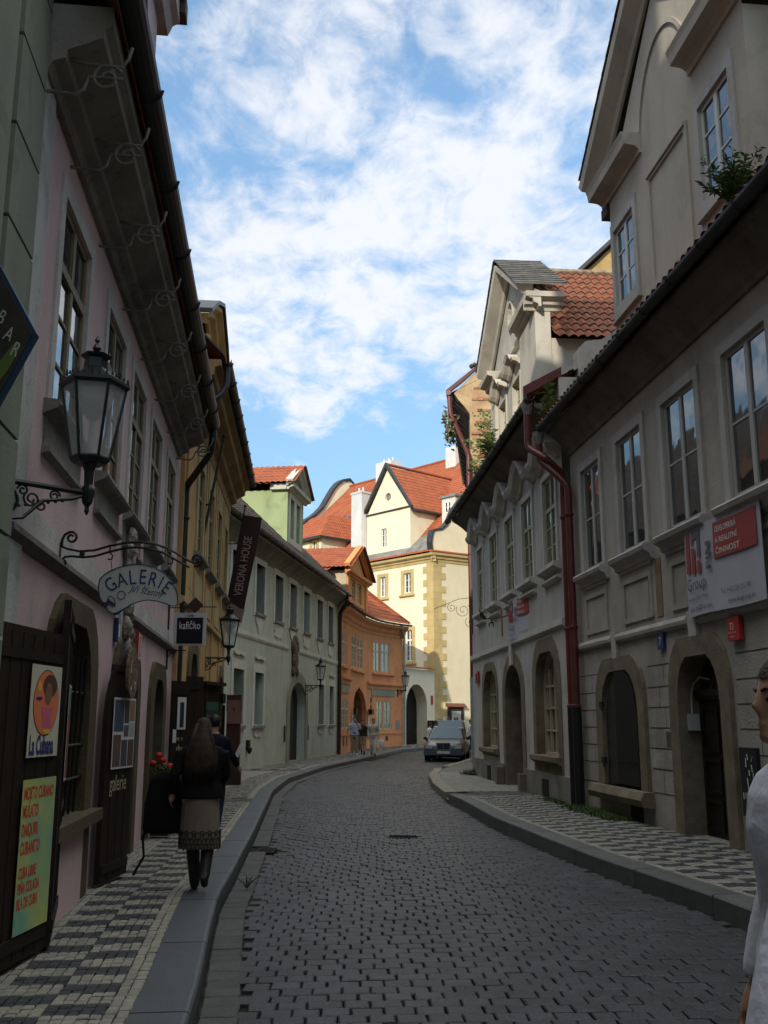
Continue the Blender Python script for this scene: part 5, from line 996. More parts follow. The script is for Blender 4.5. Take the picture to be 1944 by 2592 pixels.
# ---------------------------------------------------------------- lanterns
LAM=mat('lantern_green_black',(.010,.016,.015),.4,.1,6,.05,40,.2,.5)
LGL=bpy.data.materials.new('lantern_glass'); LGL.use_nodes=True; _b=LGL.node_tree.nodes['Principled BSDF']; _b.inputs['Base Color'].default_value=(.75,.78,.76,1); _b.inputs['Roughness'].default_value=.12; _b.inputs['Alpha'].default_value=.33; _b.inputs['Specular IOR Level'].default_value=.6
def scroll(cx,cz,r0,r1,a0,turn,n=16): return [(cx+(r0+(r1-r0)*i/n)*math.cos(a0+turn*2*PI*i/n),0,cz+(r0+(r1-r0)*i/n)*math.sin(a0+turn*2*PI*i/n)) for i in range(n+1)]
def lantern(label,loc,rz,arm):
    t=thing('street_lantern',label,'street lamp',loc,rz,'iron wall lanterns along the left side'); n=6; ro=R(30)
    def hexp(r,z,sy=1): return [(r*math.cos(2*PI*i/n+ro),r*math.sin(2*PI*i/n+ro)*sy,z) for i in range(n)]
    b=MB(); b.lathe([(.035,.0),(.05,.03),(.03,.06),(.035,.16),(.05,.2),(.06,.235)],n=10); b.lathe([(.004,-.16),(.018,-.13),(.014,-.1),(.035,-.07),(.045,-.02),(.05,.02),(.035,.05)],n=10)
    b.build('holder',LAM,t)
    f=MB(); A_,B_=hexp(.13,.25),hexp(.222,.77)
    for i in range(n): f.tube([A_[i],B_[i]],.011,6)
    f.loft([hexp(.135,.235),hexp(.14,.25),hexp(.13,.265)]); f.loft([hexp(.11,.21),hexp(.135,.235)]); f.frame([(0,0)]*3,[(0,0)]*3,0,0) if 0 else None
    f.loft([hexp(.235,.765),hexp(.25,.785),hexp(.245,.81),hexp(.215,.815)]); f.build('frame',LAM,t)
    g=MB()
    for i in range(n):
        j=(i+1)%n; g.add([A_[i],A_[j],B_[j],B_[i]],[(0,1,2,3)])
    g.build('pane',LGL,t,fix=False)
    r=MB(); r.loft([hexp(.235,.81),hexp(.19,.84),hexp(.12,.885),hexp(.085,.92),hexp(.08,.99),hexp(.105,1.005),hexp(.112,1.02),hexp(.05,1.04)]); r.lathe([(.02,1.03),(.018,1.05),(.034,1.075),(.02,1.10),(.01,1.12),(.02,1.135),(.003,1.175)],n=8)
    for i in range(n):
        for k in range(5):
            q=(k+.5)/5; p=Vector(hexp(.243,.82)[i]).lerp(Vector(hexp(.243,.82)[(i+1)%n]),q); r.tube([p,p+Vector((0,0,.025+.02*(k==2)))],[.011,.006],5)
    r.build('cap',LAM,t)
    u=MB(); u.lathe([(.02,.27),(.02,.52),(.07,.58),(.13,.66),(.14,.75)],n=12); u.build('lamp_fitting',mat('reflector_white',(.5,.5,.47),.5,.05),t)
    a=MB(); a.tube([(0,0,0),(-arm,0,0)],.02,8); a.tube([(-.02,0,-.02),(-.12,0,-.06),(-.3*arm-.1,0,-.10),(-.62*arm,0,-.235),(-.85*arm,0,-.27),(-arm*.98,0,-.2)],.014,6)
    for c in ((-.80,-.13,.085,.02,.6,-1.5),(-.80,-.13,.09,.09,0,1),(-.55,-.10,.06,.015,2.5,1.6),(-.33,-.055,.04,.01,0,1.5),(-.93,-.06,.05,.01,1,-1.4),(-.64,-.05,.04,.01,3,-1.4),(-.45,-.14,.04,.01,1,1.4)):
        a.tube(scroll(c[0]*arm,c[1],c[2],c[3],c[4],c[5]),.008,5)
    for i in range(9): x=-.25*arm-.07*arm*i; a.ball((x,0,-.08-.018*i*arm),(.016,.01,.014),5,4)
    a.build('bracket_arm',LAM,t); w=MB(); w.box(-arm-.03,-arm,-.035,.035,-.34,.08); w.ball((-arm,0,-.37),.035,6,5); w.build('wall_plate',LAM,t)
    return t
lantern('large black iron lantern on a scrolled bracket, nearest, in front of the pink house',(-1.925,6.25,3.06),42,.72).scale=(.925,.925,.925)
lantern('black lantern on the ochre yellow wall, beside the brown banner',(-3.28,21,2.94),14,.62)
lantern('small black lantern on the grey-green wall, right of the arched gate',(-2.63,41.5,3.12),-4,.6)
lantern('small dark lantern at the corner of the orange house by the gate wall',(1.25,58.2,3.47),-50,.7)
# ---------------------------------------------------------------- hanging signs
def hang(name,label,loc,rz=0,cat='sign'): return thing(name,label,cat,loc,rz)
t=hang('bar_sign','dark pointed sign lettered BAR with a blue edge, cut off by the left edge',(-2.05,4.5,3.46))
dp=[(-.37,0),(0,.62),(.37,0),(0,-.62)]; dp=[(-.4,.0),(-.12,.62),(.0,.62),(.37,-.02),(.1,-.62),(-.2,-.62)]
MB().prism(dp,-.0,.03).build('board',mat('sign_blue_edge',(.01,.04,.09),.4,.1),t); MB().prism([(x*.94,z*.955) for x,z in dp],-.006,.0).build('face',mat('sign_face_brown',(.045,.038,.03),.4,.2,3,0),t)
[text('lettering',c_,mat('paint_grey_green',(.40,.43,.40),.6,.1),t,x_,z_,.105,-.012,rot=R(-22),sx=.62) for c_,x_,z_ in (('B',.165,.04),('A',.205,-.045),('R',.245,-.125))]; MB().prism([(.21,-.15),(.27,-.06),(.3,-.08),(.25,-.2),(.13,-.38),(.12,-.32)],-.01,-.006).build('lime_slice',mat('paint_lime',(.09,.14,.03),.5,.1),t)
MB().tube([(-.3,.015,.5),(-.6,.015,.5)],.015,6).build('bracket',IRON,t)
t=hang('gallery_sign','white palette-shaped sign lettered GALERIE in blue, under a curved iron bracket',(-1.84,7.35,2.595)); t.scale=(.93,.93,.93)
def y2p(a,b): return ((a-1100)/1630.,-(b-960)/1630.)
pal=[y2p(*q) for q in [(575,960),(590,850),(640,800),(700,755),(820,700),(1000,660),(1150,660),(1300,695),(1430,770),(1540,880),(1610,1020),(1630,1150),(1612,1205),(1560,1210),(1450,1170),(1330,1138),(1230,1130),(1120,1150),(1020,1190),(920,1250),(830,1300),(780,1308),(720,1270),(697,1215),(730,1188),(775,1218),(806,1212),(812,1170),(790,1110),(750,1078),(715,1088),(712,1125),(690,1165),(640,1160),(600,1080)]]
SGW=mat('sign_cream_white',(.44,.46,.42),.5,.05,4,0); INK=mat('sign_ink_blue',(.01,.05,.13),.5,.05)
MB().prism(pal,0,.02).build('board',SGW,t)
rim=[(x,-.002,z) for x,z in pal]; MB().tube(rim+[rim[0],rim[1]],.0045,5,cap=False).build('rim',INK,t)
for ch_,a,b_,ro_,sz in (('G',790,1000,36,.135),('A',905,950,18,.135),('L',1030,925,8,.14),('E',1150,920,-2,.14),('R',1270,945,-12,.135),('I',1362,975,-24,.125),('E',1428,1035,-34,.125)):
    x,z=y2p(a,b_); text('lettering',ch_,INK,t,x,z,sz*1.22,-.004,rot=R(ro_),align='CENTER',sx=.75)
x,z=y2p(985,1020); text('lettering','Jiří Šťastný',INK,t,x,z,.075,-.004,rot=R(-9),shear=.35,sx=.85)
x,z=y2p(885,1065); MB().tube([(x+.033*math.cos(a*.5),-.003,z+.033*math.sin(a*.5)) for a in range(14)],.003,4).build('thumb_mark',INK,t)
b=MB(); P_=lambda a,b_,y=0:(y2p(a,b_)[0],y,y2p(a,b_)[1])
b.tube([P_(*q) for q in [(60,420),(130,450),(300,485),(500,470),(700,410),(900,370),(1100,360),(1300,390),(1450,440),(1600,520),(1750,610),(1820,640)]],.010,6)
b.tube([P_(*q) for q in [(60,620),(110,560),(200,550),(350,565),(500,550),(700,490),(900,440),(1050,430),(1200,445),(1400,500),(1600,610),(1760,700)]],.010,6)
sc=lambda cx,cy,r0,r1,a0,tn:[(y2p(cx,cy)[0]+(r0+(r1-r0)*i/18)*math.cos(a0+tn*2*PI*i/18),0,y2p(cx,cy)[1]+(r0+(r1-r0)*i/18)*math.sin(a0+tn*2*PI*i/18)) for i in range(19)]
b.tube([P_(60,420),P_(60,330),P_(90,260)]+sc(180,300,.05,.018,2.2,-1.25),.011,6); b.tube([P_(50,600)]+sc(90,630,.032,.01,2.6,1.2),.009,5); b.tube(sc(1850,600,.055,.014,-1.9,1.5),.010,6)
b.box(y2p(305,0)[0],y2p(365,0)[0],-.012,.012,y2p(0,565)[1],y2p(0,470)[1]); 
for a in (700,1500):
    dz=60 if a>1000 else 0; b.tube([P_(a,430+dz),P_(a,500+dz),P_(a+40,540+dz),P_(a+30,590+dz),P_(a-20,590+dz)],.007,5); b.tube([P_(a+20,595+dz),P_(a+45 if a<1000 else a-30,700+dz+(60 if a>1000 else 50))],.003,4)
b.build('bracket',IRON,t); MB().box(y2p(30,0)[0]-.02,y2p(30,0)[0]+.01,-.02,.02,y2p(0,690)[1],y2p(0,370)[1]).build('wall_plate',IRON,t)
t=hang('cafe_sign','square white-framed black sign lettered kafíčko',(-3.0,15.3,3.02))
MB().box(-.25,.25,0,.03,-.25,.25).build('board',mat('sign_white',(.5,.5,.5),.5,.04),t); MB().box(-.2,.2,-.006,0,-.225,.175).build('face',mat('sign_black',(.006,.006,.01),.35,.05),t)
text('lettering','kafíčko',WHP,t,0,.0,.165,-.01,sx=.68,align='CENTER',bold=.005); text('lettering','café',BLKP,t,0,.19,.055,-.003,sx=1.3,align='CENTER',bold=.01)
b=MB(); b.tube([(-.34,.01,.5),(-.34,.01,-.62)],.02,8); b.tube([(-.36,.01,.33),(.1,.01,.33)],.009,6); b.tube([(-.34,.01,-.32),(-.05,.01,-.33)],.009,6); b.tube([(-.34,.01,-.45),(-.28,.01,-.37),(-.18,.01,-.33)],.008,5)
b.tube([(-.48,.01,.02),(-.34,.01,.02)],.012,6); b.tube([(-.48,.01,-.13),(-.34,.01,-.13)],.012,6); b.box(-.5,-.47,-.02,.04,-.2,.1); b.build('bracket',IRON,t)
t=hang('diamond_sign','small brown diamond sign on a thin iron rod above the café sign',(-3.16,16.5,3.53)); MB().prism([(-.135,0),(0,.135),(.135,0),(0,-.135)],0,.02).build('board',mat('sign_brown',(.05,.028,.02),.6,.1),t); MB().tube([(-.42,.01,-.03),(.36,.01,-.03)],.009,6).build('rod',IRON,t)
MB().tube([(-.02,.01,.13),(-.14,.01,.32)],.003,4).build('wire',IRON,t)
t=thing('flagpole','bare leaning flagpole on the ochre yellow wall','flagpole',(-3.81,19.5,4.16)); b=MB().tube([(0,0,0),(.52,0,3.15)],.028,8); b.ball((.53,0,3.2),.045,8,6); b.build('pole',mat('pole_grey',(.045,.042,.035),.5,.1),t)
b=MB(); b.tube([(-.04,.25,1.75),(.3,0,1.78)],.012,6); b.tube([(-.04,.25,1.68),(.3,0,1.78)],.010,6); b.box(-.1,.02,-.02,.25,-.05,.0); b.build('bracket',IRON,t)
t=thing('banner','long brown vertical banner lettered VERONA HOUSE on a leaning pole','banner',(-4.1,25.3,4.16))
BB=mat('banner_brown',(.038,.016,.016),.85,.12,5,.1,60); b=MB(); n=14; vs=[]
TL,TR,BL,BR=Vector((.43,0,2.76)),Vector((.91,0,2.69)),Vector((.07,0,.44)),Vector((.53,0,.31))
for i in range(n+1):
    for j in range(5):
        u_,v_=j/4,i/n; p=TL.lerp(TR,u_).lerp(BL.lerp(BR,u_),v_); vs.append((p.x+.015*math.sin(v_*5)*u_,.04*math.sin(u_*3+v_*4)*u_-.02,p.z+.04*math.sin(u_*6)*(v_>.98)))
b.add(vs,[(i*5+j,i*5+j+1,(i+1)*5+j+1,(i+1)*5+j) for i in range(n) for j in range(4)]); fl=b.build('cloth',BB,t,smooth=True,fix=False)
b=MB(); vs=[]
for i in range(3):
    for j in range(5): u_=j/4; p=BL.lerp(BR,u_); vs.append((p.x-.08*i/2,-.02+.04*math.sin(u_*3+4)*u_,p.z-.19*i+.04*math.sin(u_*6)*(i==0)))
b.add(vs,[(i*5+j,i*5+j+1,(i+1)*5+j+1,(i+1)*5+j) for i in range(2) for j in range(4)]); b.build('cloth_foot',mat('banner_pale',(.24,.17,.14),.85,.1),t,fix=False)
LT=mat('banner_lettering',(.34,.24,.2),.8,.05); text('lettering','VERONA HOUSE',LT,fl,.44,.62,.30,-.05,rot=R(81.5),sx=.70,bold=.004)
b=MB().tube([(0,.02,0),(.45,.02,2.95)],.02,8); b.ball((.455,.02,3.0),.04,8,6); b.build('pole',IRON,t); b=MB(); b.tube([(-.18,.1,2.02),(.3,.02,2.0)],.012,6); b.tube([(-.18,.1,.12),(.02,.02,.1)],.015,6); b.build('bracket',IRON,t)
# boards against the yellow house
t,l=board('dark board with a tall photo and gilt lettering, just past the black downpipe',(-3.30,15.75),(-3.12,16.1),.14,2.25,name='notice_board',cat='board')
P=paper('poster',t,.09,.30,1.5,2.0,WHP); mk(rect(.15,.25,1.53,1.92),flatmat('photo_dark',(.03,.03,.035)),P,-.021); P2=paper('poster',t,0.0,.08,1.3,1.5,WHP)
for k in range(4): scribble(t,.1,.32,1.33-.15*k,.09,flatmat('paint_ochre',(.40,.37,.22)),-.014,k)
t,l=board('tall dark wooden door leaf standing open at the first yellow doorway',(-3.42,17.5),(-3.2,17.75),.14,2.4)
t,l=board('green-headed blackboard menu leaning out from the ochre wall under the lantern',(-3.66,20.1),(-3.42,21.0),1.3,2.35,name='menu_board',cat='menu board'); P=paper('menu',t,.22,.8,1.35,2.02,mat('chalkboard',(.025,.035,.032),.7,.1)); mk(rect(.22,.8,1.86,2.02),flatmat('menu_green',(.03,.09,.06)),P,-.021)
for k in range(4): scribble(P,.27,.5+.08*k,1.72-.1*k,.05,flatmat('chalk_grey',(.22,.23,.22)),-.021,k+5)
b=MB(); b.box(.0,.95,-.12,.1,2.35,2.42); b.tube([(-.25,.05,2.05),(.0,.03,2.05)],.02,6); b.box(-.3,-.24,.0,.1,1.95,2.15); b.box(.96,1.1,-.05,.05,2.0,2.2); b.build('canopy',WOODD,t)
rb=thing('menu_stand','red-brown wooden menu pillar with a pale pink panel at the yellow house corner','menu stand',(-3.70,24.8,.13)); RBW=mat('red_brown_wood',(.085,.03,.02),.6,.15,5,.2)
b=MB(); b.box(-.17,.17,0,.12,.35,1.75); b.build('body',RBW,rb); MB().box(-.19,.21,-.03,.16,0,.42).build('base',mat('brown_base',(.05,.03,.02)),rb); MB().prism([(-.18,1.75),(.18,1.75),(.18,2.15),(-.18,2.15)],-.02,.13).build('head',RBW,rb)
pb=MB().box(-.155,.165,-.035,-.002,1.45,2.02).build('panel',mat('panel_pink',(.24,.13,.10),.7,.08),rb); MB().prism(disc(.01,1.8,.025,.06,12),-.04,-.036).build('emblem',flatmat('print_brown',(.09,.05,.03)),pb); MB().tube([(-.26,.1,.3),(-.26,.1,1.9)],.035,8).build('post',IRON,rb)
# ---------------------------------------------------------------- developer banners on the right
DR=flatmat('banner_red',(.30,.045,.035)); DG=flatmat('banner_grey',(.11,.10,.12)); VN=mat('banner_vinyl',(.42,.42,.47),.6,.06,1.5,.1,12)
def fim(label,w,h,loc,rz,wave):
    t=thing('company_banner',label,'banner',loc,rz,'property company banners on the right'); 
    def wp(x,y,z): return (x,y-.05-wave*math.sin(x/w*PI)*.6-wave*.5*math.sin(z/h*PI),z+wave*.35*math.sin(x/w*2*PI))
    wp.cuts=[w*i/10 for i in range(1,10)]
    MB().box(0,w,0,.006,0,h).build('sheet',VN,t,warp=wp)
    sh=[o for o in t.children][0]
    def bx(a,c,z0,z1,m): MB().box(a*w,c*w,-.004,-.001,z0*h,z1*h).build('logo_bar',m,sh,warp=wp)
    bx(.03,.085,.50,.95,DR); bx(.115,.165,.47,.76,DR); bx(.20,.245,.46,.60,DR); bx(.115,.245,.86,.96,DG); bx(.20,.245,.64,.96,DG); bx(.115,.145,.80,.86,DG)
    bx(.44,.96,.56,.95,DR)
    def tx(s_,x,z,sz,m,**k): text('lettering',s_,m,sh,x*w,z*h,sz*h,-.007,warp=wp,**k)
    tx('FIM',.40,.46,.19,DG,rot=R(90),bold=.02,sx=1.15); tx('Group',.025,.29,.20,DG,sx=1.0)
    tx('DEVELOPERSKÁ',.47,.84,.088,WHP,sx=.80,bold=.008); tx('A REALITNÍ',.47,.72,.088,WHP,sx=1.15,bold=.008); tx('ČINNOST',.47,.60,.088,WHP,sx=1.45,bold=.008)
    tx('Husova 240/5 • Praha 1',.03,.17,.075,DG,sx=.82); tx('Tel.: +420 224 212 740',.50,.17,.075,DG,sx=.95); tx('E-mail: info@fimgroup.eu',.03,.06,.075,DG,sx=.82); tx('www.fimgroup.eu',.58,.06,.075,DG,sx=1.1)
    return t
fim('large white property banner with red bars above the stone door, reading Developerská',2.12,1.14,AWd(5.37,-.06,2.94),-84.094,.03)
o=fim('smaller white property banner beyond the red pipes, curling off the wall',1.9,1.04,BWd(6.25,-.06,3.42),-86.069+4,.03)
t=thing('horseshoe_sign','black iron bull head and hanging horseshoe on a thin wall rod','sign',(3.0,23.8,4.1)); b=MB(); b.tube([(0,0,.03),(-.4,0,-.05),(-.56,0,-.04),(-.62,0,.04)],.013,6); b.tube([(-.42,0,-.05),(-.42,0,-.12)],.006,4)
b.build('rod',IRON,t); b=MB(); b.ball((-.64,0,.06),(.05,.05,.07),8,6); b.ball((-.60,-.03,-.01),(.035,.03,.05),7,5); b.tube([(-.66,0,.11),(-.71,0,.15),(-.70,0,.23)],[.016,.012,.003],6); b.tube([(-.60,0,.11),(-.56,0,.15),(-.60,0,.24)],[.016,.012,.003],6); b.ball((-.55,0,.1),(.03,.015,.02),5,4); b.build('bull_head',IRON,t)
b=MB(); pts=[(-.42+.055*math.cos(a),0,-.20+.07*math.sin(a)) for a in [R(-50+280*i/14) for i in range(15)]]; b.tube(pts,[.006+.012*math.sin(PI*i/14) for i in range(15)],6); b.build('horseshoe',IRON,t)
t=thing('scroll_bracket','thin iron scroll bracket on the far end of the wavy-hood house','bracket',(2.66,29.7,5.3)); b=MB(); b.tube([(0,0,0),(-.4,0,-.04),(-1.15,0,-.34)],.008,5); b.tube([(0,0,.25),(0,0,-1.1)],.014,5)
for c in ((-.62,-.3,.14,.03,2,1.5),(-.28,-.38,.22,.04,2.6,1.5),(-.05,-.75,.18,.05,2.2,1.2)): b.tube(scroll(*c[:2],*c[2:]),.007,4)
b.build('scroll',IRON,t)
# ---------------------------------------------------------------- weeds
def sprig(name,label,loc,n,hgt,spread,leafs,seed,cat='plant',m=None,group=None):
    t=thing(name,label,cat,loc,0,group); rd=random.Random(seed); st=MB(); lf=MB()
    for i in range(n):
        a=rd.uniform(0,2*PI); r=rd.uniform(.1,1)*spread; h=hgt*rd.uniform(.45,1); pts=[Vector((0,0,0)),Vector((r*.35*math.cos(a),r*.35*math.sin(a),h*.5)),Vector((r*math.cos(a),r*math.sin(a),h))]
        st.tube(pts,[.008,.005,.002],4)
        for k in range(leafs):
            q=rd.uniform(.12,1); p=pts[0].lerp(pts[1],q*2) if q<.5 else pts[1].lerp(pts[2],q*2-1)
            d=Vector((rd.gauss(0,1),rd.gauss(0,1),rd.uniform(.1,1.0))).normalized(); w=d.cross(Vector((rd.random(),rd.random(),rd.random()+.1))).normalized(); L_=hgt*rd.uniform(.10,.22)
            lf.add([p,p+d*L_*.5+w*L_*.11,p+d*L_-Vector((0,0,L_*.15)),p+d*L_*.5-w*L_*.11],[(0,1,2,3)])
    st.build('stem',mat('stem_green',(.06,.08,.03),.8,.1),t); lf.build('foliage',m or LEAF,t,fix=False); return t
sprig('gutter_weed','bushy weed growing from the gutter of the grey-beige house, upper right',AWd(8.3,-.5,7.2),34,.62,.40,34,1)
sprig('gutter_weed','slim weed at the end of the grey-beige house gutter',AWd(.1,-.4,7.2),7,.95,.16,30,2,m=LEAFL)
sprig('gutter_weed','weed rooted where the two right-hand gutters meet',AWd(.5,-.5,7.1),14,.5,.35,20,12,m=LEAFL)
sprig('gutter_weed','tall weed on the wavy-hood house gutter below its dormer',BWd(6.3,-.5,7.8),9,1.25,.25,26,3,m=LEAFL)
sprig('gutter_weed','low weed further along the wavy-hood house gutter',BWd(4.4,-.5,7.8),8,.7,.3,20,4,m=LEAFL)
sprig('gutter_weed','straggly weed at the far end of the wavy-hood house gutter',BWd(-.3,-.5,7.7),10,.7,.4,20,14,m=LEAFL)
v=thing('wall_vine','green creeper sprays growing on the crumbling party wall','plant',(3.9,37.75,10.6))
b=MB(); rd=random.Random(6)
for (x,z,r) in ((.1,3.0,.35),(.05,2.6,.3),(-.2,1.9,.45),(.1,1.7,.4),(.0,1.1,.4),(-.25,.8,.45),(.15,.6,.4),(-.1,-.1,.5),(-.35,-.4,.5)):
    for k in range(34):
        p=Vector((x+rd.gauss(0,r*.6),-rd.random()*.3,z+rd.gauss(0,r*.22))); d=Vector((rd.gauss(0,1),rd.gauss(0,.6),rd.gauss(-.2,.6))).normalized(); w=d.cross(Vector((0,1,.2))).normalized(); L_=rd.uniform(.1,.2); b.add([p,p+d*L_*.5+w*L_*.25,p+d*L_,p+d*L_*.5-w*L_*.25],[(0,1,2,3)])
b.build('foliage',LEAFL,v,fix=False)
def turf(label,pts,n,seed,h=.12):
    rd=random.Random(seed); b=MB()
    for i in range(n):
        q=rd.random(); (xa_,ya_),(xb_,yb_)=pts; x=xa_+(xb_-xa_)*q+rd.gauss(0,.09); y=ya_+(yb_-ya_)*q+rd.gauss(0,.07); a=rd.uniform(0,6.3); L_=h*rd.uniform(.4,1)*(1-.6*abs(q-.5)); c,s_=math.cos(a),math.sin(a)
        b.add([(x-.008*s_,y+.008*c,.14),(x+.008*s_,y-.008*c,.14),(x+c*L_*.7,y+s_*L_*.7,.14+L_)],[(0,1,2)])
        b.add([(x,y,.14),(x+c*L_*.5-.02*s_,y+s_*L_*.5+.02*c,.14+L_*.4),(x+c*L_*.9,y+s_*L_*.9,.14+L_*.3),(x+c*L_*.5+.02*s_,y+s_*L_*.5-.02*c,.14+L_*.4)],[(0,1,2,3)])
    return tag(b.build('grass',mat('grass_green',(.05,.095,.022),.8,.1,5,0,island=.3),fix=False),label,'grass',kind='stuff')
turf('grass and weeds growing along the foot of the right-hand wall by the pipes',((3.33,18.3),(3.63,15.6)),1600,1); turf('tuft of weeds at the far corner of the wavy-hood house',((2.45,29.9),(2.75,29.2)),500,2,.22); turf('thin grass at the foot of the wavy-hood house',((3.2,20.2),(3.32,18.6)),350,5,.1)
sprig('kerb_weed','small weed sprouting from the joint of the left kerb',(-1.36,10.35,0.0),6,.17,.14,10,7,m=LEAFL)
# ---------------------------------------------------------------- people
SKIN=mat('skin',(.40,.22,.15),.5,.05,8,.05,60,0,.4)
def remesh(name,b,m,par,vox,sm=2):
    me=bpy.data.meshes.new('tmp'); me.from_pydata(b.v,[],b.f); bm=bmesh.new(); bm.from_mesh(me); bmesh.ops.recalc_face_normals(bm,faces=bm.faces); bm.to_mesh(me); bm.free()
    o=bpy.data.objects.new('tmp',me); COL.objects.link(o); md=o.modifiers.new('r','REMESH'); md.mode='VOXEL'; md.voxel_size=vox; bpy.context.view_layer.update()
    n=bpy.data.meshes.new_from_object(o.evaluated_get(bpy.context.evaluated_depsgraph_get())); bpy.data.objects.remove(o)
    bm=bmesh.new(); bm.from_mesh(n)
    for _ in range(sm): bmesh.ops.smooth_vert(bm,verts=bm.verts,factor=.5,use_axis_x=True,use_axis_y=True,use_axis_z=True)
    bm.to_mesh(n); bm.free(); n.name=name; n.materials.clear(); n.materials.append(m); n.polygons.foreach_set('use_smooth',[True]*len(n.polygons))
    q=bpy.data.objects.new(name,n); COL.objects.link(q); q.parent=par; return q
def ell(cx,cy,z,rx,ry,n=14,tilt=0): return [(cx+rx*math.cos(2*PI*i/n),cy+ry*math.sin(2*PI*i/n),z+tilt*math.sin(2*PI*i/n)) for i in range(n)]
TR_=[(.84,.15,.115),(.92,.172,.125),(1.0,.165,.12),(1.08,.142,.105),(1.18,.150,.11),(1.30,.178,.118),(1.38,.180,.105),(1.43,.150,.085),(1.465,.075,.065)]
def hand(b,w,d,k,side):
    """palm, four unequal curled fingers and a thumb; w wrist point, d direction"""
    d=d.normalized(); s_=d.cross(Vector((0,1,0))); s_=s_.normalized() if s_.length>.1 else Vector((1,0,0)); f=d.cross(s_).normalized()
    b.tube([w,w+d*.035*k,w+d*.085*k],[.024*k,.035*k,.036*k],8)
    for i,L_ in enumerate((.062,.074,.070,.055)):
        o_=w+d*.085*k+f*(.027-.018*i)*k; b.tube([o_-d*.02*k,o_+d*L_*.5*k,o_+d*L_*.85*k+s_*side*.018*k,o_+d*L_*.95*k+s_*side*.036*k],[.0095*k,.009*k,.008*k,.007*k],6)
    o_=w+d*.03*k+f*.03*k; b.tube([o_,o_+d*.03*k+f*.02*k,o_+d*.065*k+f*.022*k+s_*side*.01*k],[.012*k,.011*k,.009*k],6)
def human(label,loc,yaw,h,shirt,trous,hair,feet=((-.09,.14,0),(.09,-.12,.06)),arms=None,skirt=None,longhair=False,boot=.06,loose=1.,vox=.02,headyaw=0,lean=0.,wide=1.,shoe=(.02,.02,.02),short=False,jacket=None,bald=False,shorts=False,group=None):
    t=thing('person',label,'person',loc,yaw,group); k=h/1.72
    arms=arms or (((-.25,-.02,1.14),(-.24,.07,.90)),((.25,-.04,1.14),(.24,.05,.90)))
    L=lambda x,y,z:Vector((x*k,(y+lean*max(z-.9,0))*k,z*k))
    knees=[]; b=MB()
    rings=[[tuple(L(x,y,z)) for x,y,z in ell(0,0,z,rx*wide*.97,ry*.97)] for z,rx,ry in TR_]+[[tuple(L(x,y,z)) for x,y,z in ell(0,.0,z,.052,.055)] for z in (1.50,1.54)]
    b.loft(rings)
    hy=R(headyaw); hc=L(0,.02,1.615); ch_,sh_=math.cos(hy),math.sin(hy)
    H_=lambda x,y,z:(hc.x+(x*ch_-y*sh_)*k,hc.y+(x*sh_+y*ch_)*k,hc.z+z*k)
    b.ball(hc,(.075*k,.092*k,.112*k),14,10); b.ball(H_(0,.025,-.06),(.058*k,.06*k,.055*k),10,7); b.tube([H_(0,.082,.025),H_(0,.102,-.02),H_(0,.088,-.03)],[.008*k,.012*k,.010*k],6)
    b.ball(H_(0,.07,-.088),(.03*k,.025*k,.022*k),8,5); b.ball(H_(0,.083,-.058),(.024*k,.014*k,.011*k),8,5)
    for sx_ in (-1,1): b.ball(H_(sx_*.077,-.005,-.01),(.012*k,.022*k,.032*k),6,5)
    eb=MB(); [eb.ball(H_(sx_*.031,.079,.003),(.012*k,.007*k,.006*k),8,5) for sx_ in (-1,1)]; eb.build('eye',mat('eye_dark',(.02,.015,.012),.3,0),t); eb=MB(); [eb.tube([H_(sx_*.014,.087,.024),H_(sx_*.032,.083,.03),H_(sx_*.05,.070,.024)],.0045*k,5) for sx_ in (-1,1)]; eb.build('eyebrow',hair,t)
    legs=[]
    for (fx,fy,fz),hx in zip(feet,(-.09,.09)):
        hp=L(hx*wide,0,.88); an=L(fx,fy,.09+fz); kn=(hp+an)/2+Vector((0,(.03+fz*1.1)*k,0)); legs.append((hp,kn,an,fz))
        b.tube([hp,hp.lerp(kn,.5),kn,kn.lerp(an,.35),an],[.082*k,.07*k,.052*k,.05*k,.036*k],10); b.tube([an,an+Vector((0,.05*k,-.05*k))],[.035*k,.03*k],8)
    arml=[]
    for (el,wr),sx_ in zip(arms,(-1,1)):
        sp=L(sx_*.17*wide,0,1.39); e,w=L(*el),L(*wr); arml.append((sp,e,w)); b.tube([sp,sp.lerp(e,.5),e,e.lerp(w,.4),w],[.052*k,.046*k,.038*k,.036*k,.024*k],10); hand(b,w,w-e,k,-sx_)
    remesh('body',b,SKIN,t,min(vox,.012) if vox<.015 else .012,1)
    c=MB(); g=1.10
    rr=[(z,rx,ry) for z,rx,ry in TR_ if z>=.90]
    top=[[tuple(L(x,y,z)) for x,y,z in ell(0,0,z,rx*wide*g+.006,ry*g+.01)] for z,rx,ry in rr]; top[-1]=[tuple(L(x,y,z)) for x,y,z in ell(0,0,1.475,.072,.07)]
    c.loft(top)
    for sp,e,w in arml:
        q=[sp,sp.lerp(e,.5),e,e.lerp(w,.5),e.lerp(w,.88),e.lerp(w,1.0 if loose==1 else 1.0)]; r_=[.066*k,.060*k*loose,.052*k*loose,.050*k*loose,.044*k*loose,.038*k*loose]
        if short: q,r_=q[:3],[.068*k,.066*k,.064*k]; q[2]=sp.lerp(e,.85)
        c.tube(q,r_,10)
    remesh('jacket' if jacket else 'shirt',c,shirt,t,vox,1)
